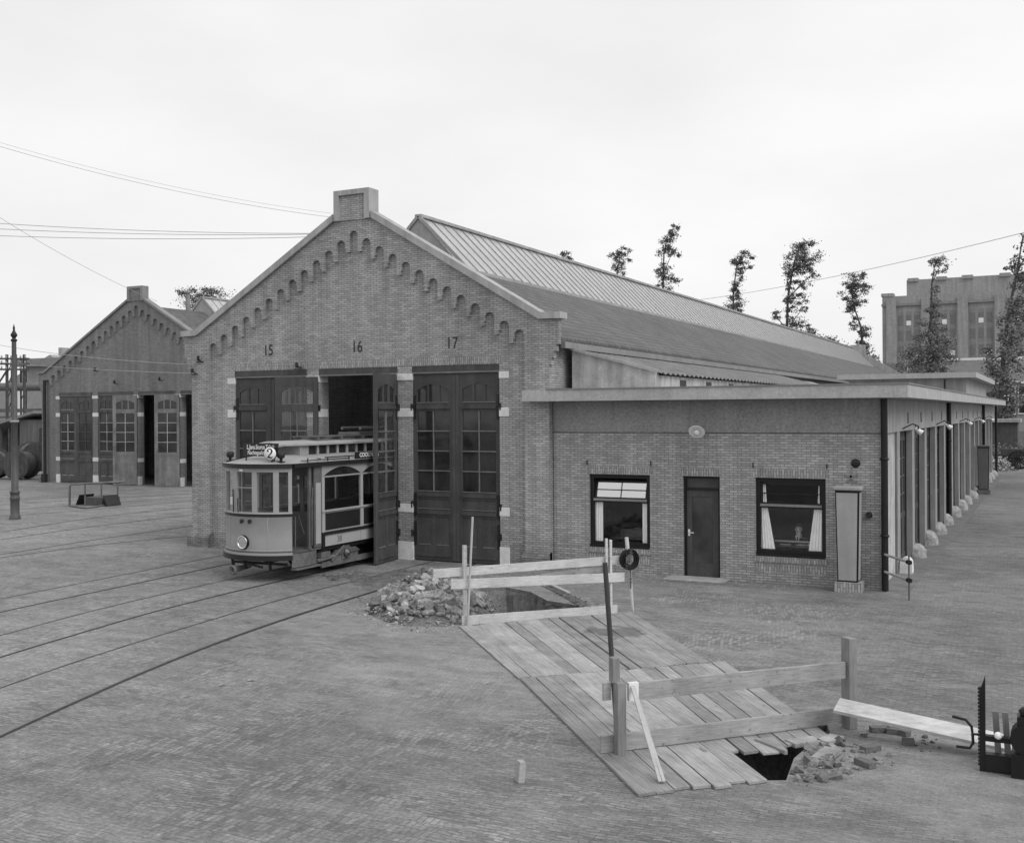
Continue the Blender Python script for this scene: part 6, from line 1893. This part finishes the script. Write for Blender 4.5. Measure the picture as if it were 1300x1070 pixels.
tp = thing('pole_trestle', 'wooden wire trestle with cross-arms and insulators behind the iron mast', 'trestle', (-72, 56, 0))
ty = 56
for x in (9, 20, 31):
    c = zpx(x, 500, ty); m = MB(); m.beam((c.x, ty, 0), (c.x, ty, zpx(x, 450, ty).z), .16, .16); m.build('pole', M['bark'], tp)
for y in (455.5, 462, 469):
    p_, q_ = zpx(-20, y, ty - .12), zpx(37, y, ty - .12); m = MB(); m.beam(p_, q_, .10, .14); m.build('cross_arm', M['bark'], tp)
    for x in range(-16, 37, 6):
        c = zpx(x, y, ty - .12); m = MB(); m.lathe(c + Vector((0, 0, .07)), [(.05, 0), (.07, .08), (.03, .2)], 6); m.build('insulator', M['coping'], tp)
m = MB(); m.beam(zpx(-4, 490, ty - .1), zpx(9, 470, ty - .1), .1, .1); m.build('brace', M['bark'], tp)
ws = thing('board_shed', 'low board shed with a sloping roof behind the cable drums', 'shed', (-66, 54, 0))
sy = 54
a, b = zpx(-60, 560, sy), zpx(52, 560, sy)
def bd_mat():
    t = NT('vertical boards'); p = t.pos(); s = t.n('ShaderNodeSeparateXYZ', None, Vector=p)
    k = t.math('FRACT', t.math('MULTIPLY', s.outputs[0], 4.0)); v = t.math('MULTIPLY', t.ramp(k, 0, .12, .5, 1), t.ramp(t.noise(t.scaled(p, 6, 6, .4), 1, 4), .3, .7, .09, .17))
    t.base(v, .9); return t.m
z1 = zpx(20, 528, sy).z
m = MB(); m.box(zpx(25, 560, sy).x, zpx(41, 560, sy).x, sy, sy + 3, 0, z1 - .3); m.build('wall', bd_mat(), ws)
m = MB(); m.box(a.x, b.x, sy + 3.002, sy + 3.3, 0, z1 - .6); m.box(zpx(41, 560, sy).x + .02, b.x, sy + .6, sy + 3, 0, z1 - .9); m.build('back_wall', M['door_far'], ws)
m = MB(); l0, r0_ = zpx(-60, 545, sy - .4), zpx(42, 523, sy - .4); m.prism([(l0.x, l0.z - .5), (r0_.x, r0_.z + .1), (r0_.x, r0_.z - .1), (l0.x, l0.z - .7)], (0, 0, 0), (1, 0, 0), (0, 0, 1), (0, 1, 0), sy - .4, sy + 4); m.build('roof', M['lead'], ws)
for x in (2, 12):
    c = zpx(x, 560, sy); m = MB(); m.beam((c.x, sy, 0), (c.x, sy, zpx(x, 545, sy).z + .1), .15, .15); m.build('post', M['bark'], ws)
lw = MB(); a = zpx(-400, 530, 95); lw.box(a.x, -60, 95, 96, 0, 5.5); one(lw, 'boundary_wall', M['haze'], 'long pale wall closing the yard behind the board shed and the pipe bridge', 'wall', (-100, 95, 0))

# ------------------------------------------------------------------ wires
def wire(label, a, b, sag, r=.010, group='overhead wires'):
    n = 18
    pts = [a.lerp(b, i / n) - Vector((0, 0, sag * 4 * (i / n) * (1 - i / n))) for i in range(n + 1)]
    m = MB().tube(pts, r, 5)
    tag(m.build('overhead_wire', M['wire']), label, 'wire', group)


M['wire'] = plain('weathered wire', .38, .7, .1)
Wy = 24.75
wire('upper wire of the pair rising from the gable block towards the top left', zpx(-70, 160, 17), zpx(429, 272, Wy), .25, .004)
wire('lower wire of the pair rising from the gable block towards the top left', zpx(-70, 165, 17.2), zpx(429, 277, Wy), .25, .006)
wire('upper of three level wires running left from the gable slope', zpx(-70, 279, 20), zpx(397, 296.5, Wy), .10, .009)
wire('middle of three level wires running left from the gable slope', zpx(-70, 287, 20.2), zpx(397, 297.5, Wy), .10, .009)
wire('lower of three level wires running left from the gable slope', zpx(-70, 296.5, 20.4), zpx(391, 301, Wy), .10, .009)
wire('steep wire dropping towards the block on the farther gable', zpx(-60, 238, 30), zpx(200, 383, 44.6), .30, .010)
wire('trolley wire crossing in front of the farther gable, the higher one', zpx(-60, 425, 38), zpx(246, 463, 24.6), .25, .010)
wire('trolley wire crossing in front of the farther gable, the lower one', zpx(-60, 452, 40), zpx(246, 474, 24.6), .15, .010)
wire('slanting wire rising to the right behind the poplars', zpx(860, 384, 75), zpx(1345, 284, 45), .35, .014)
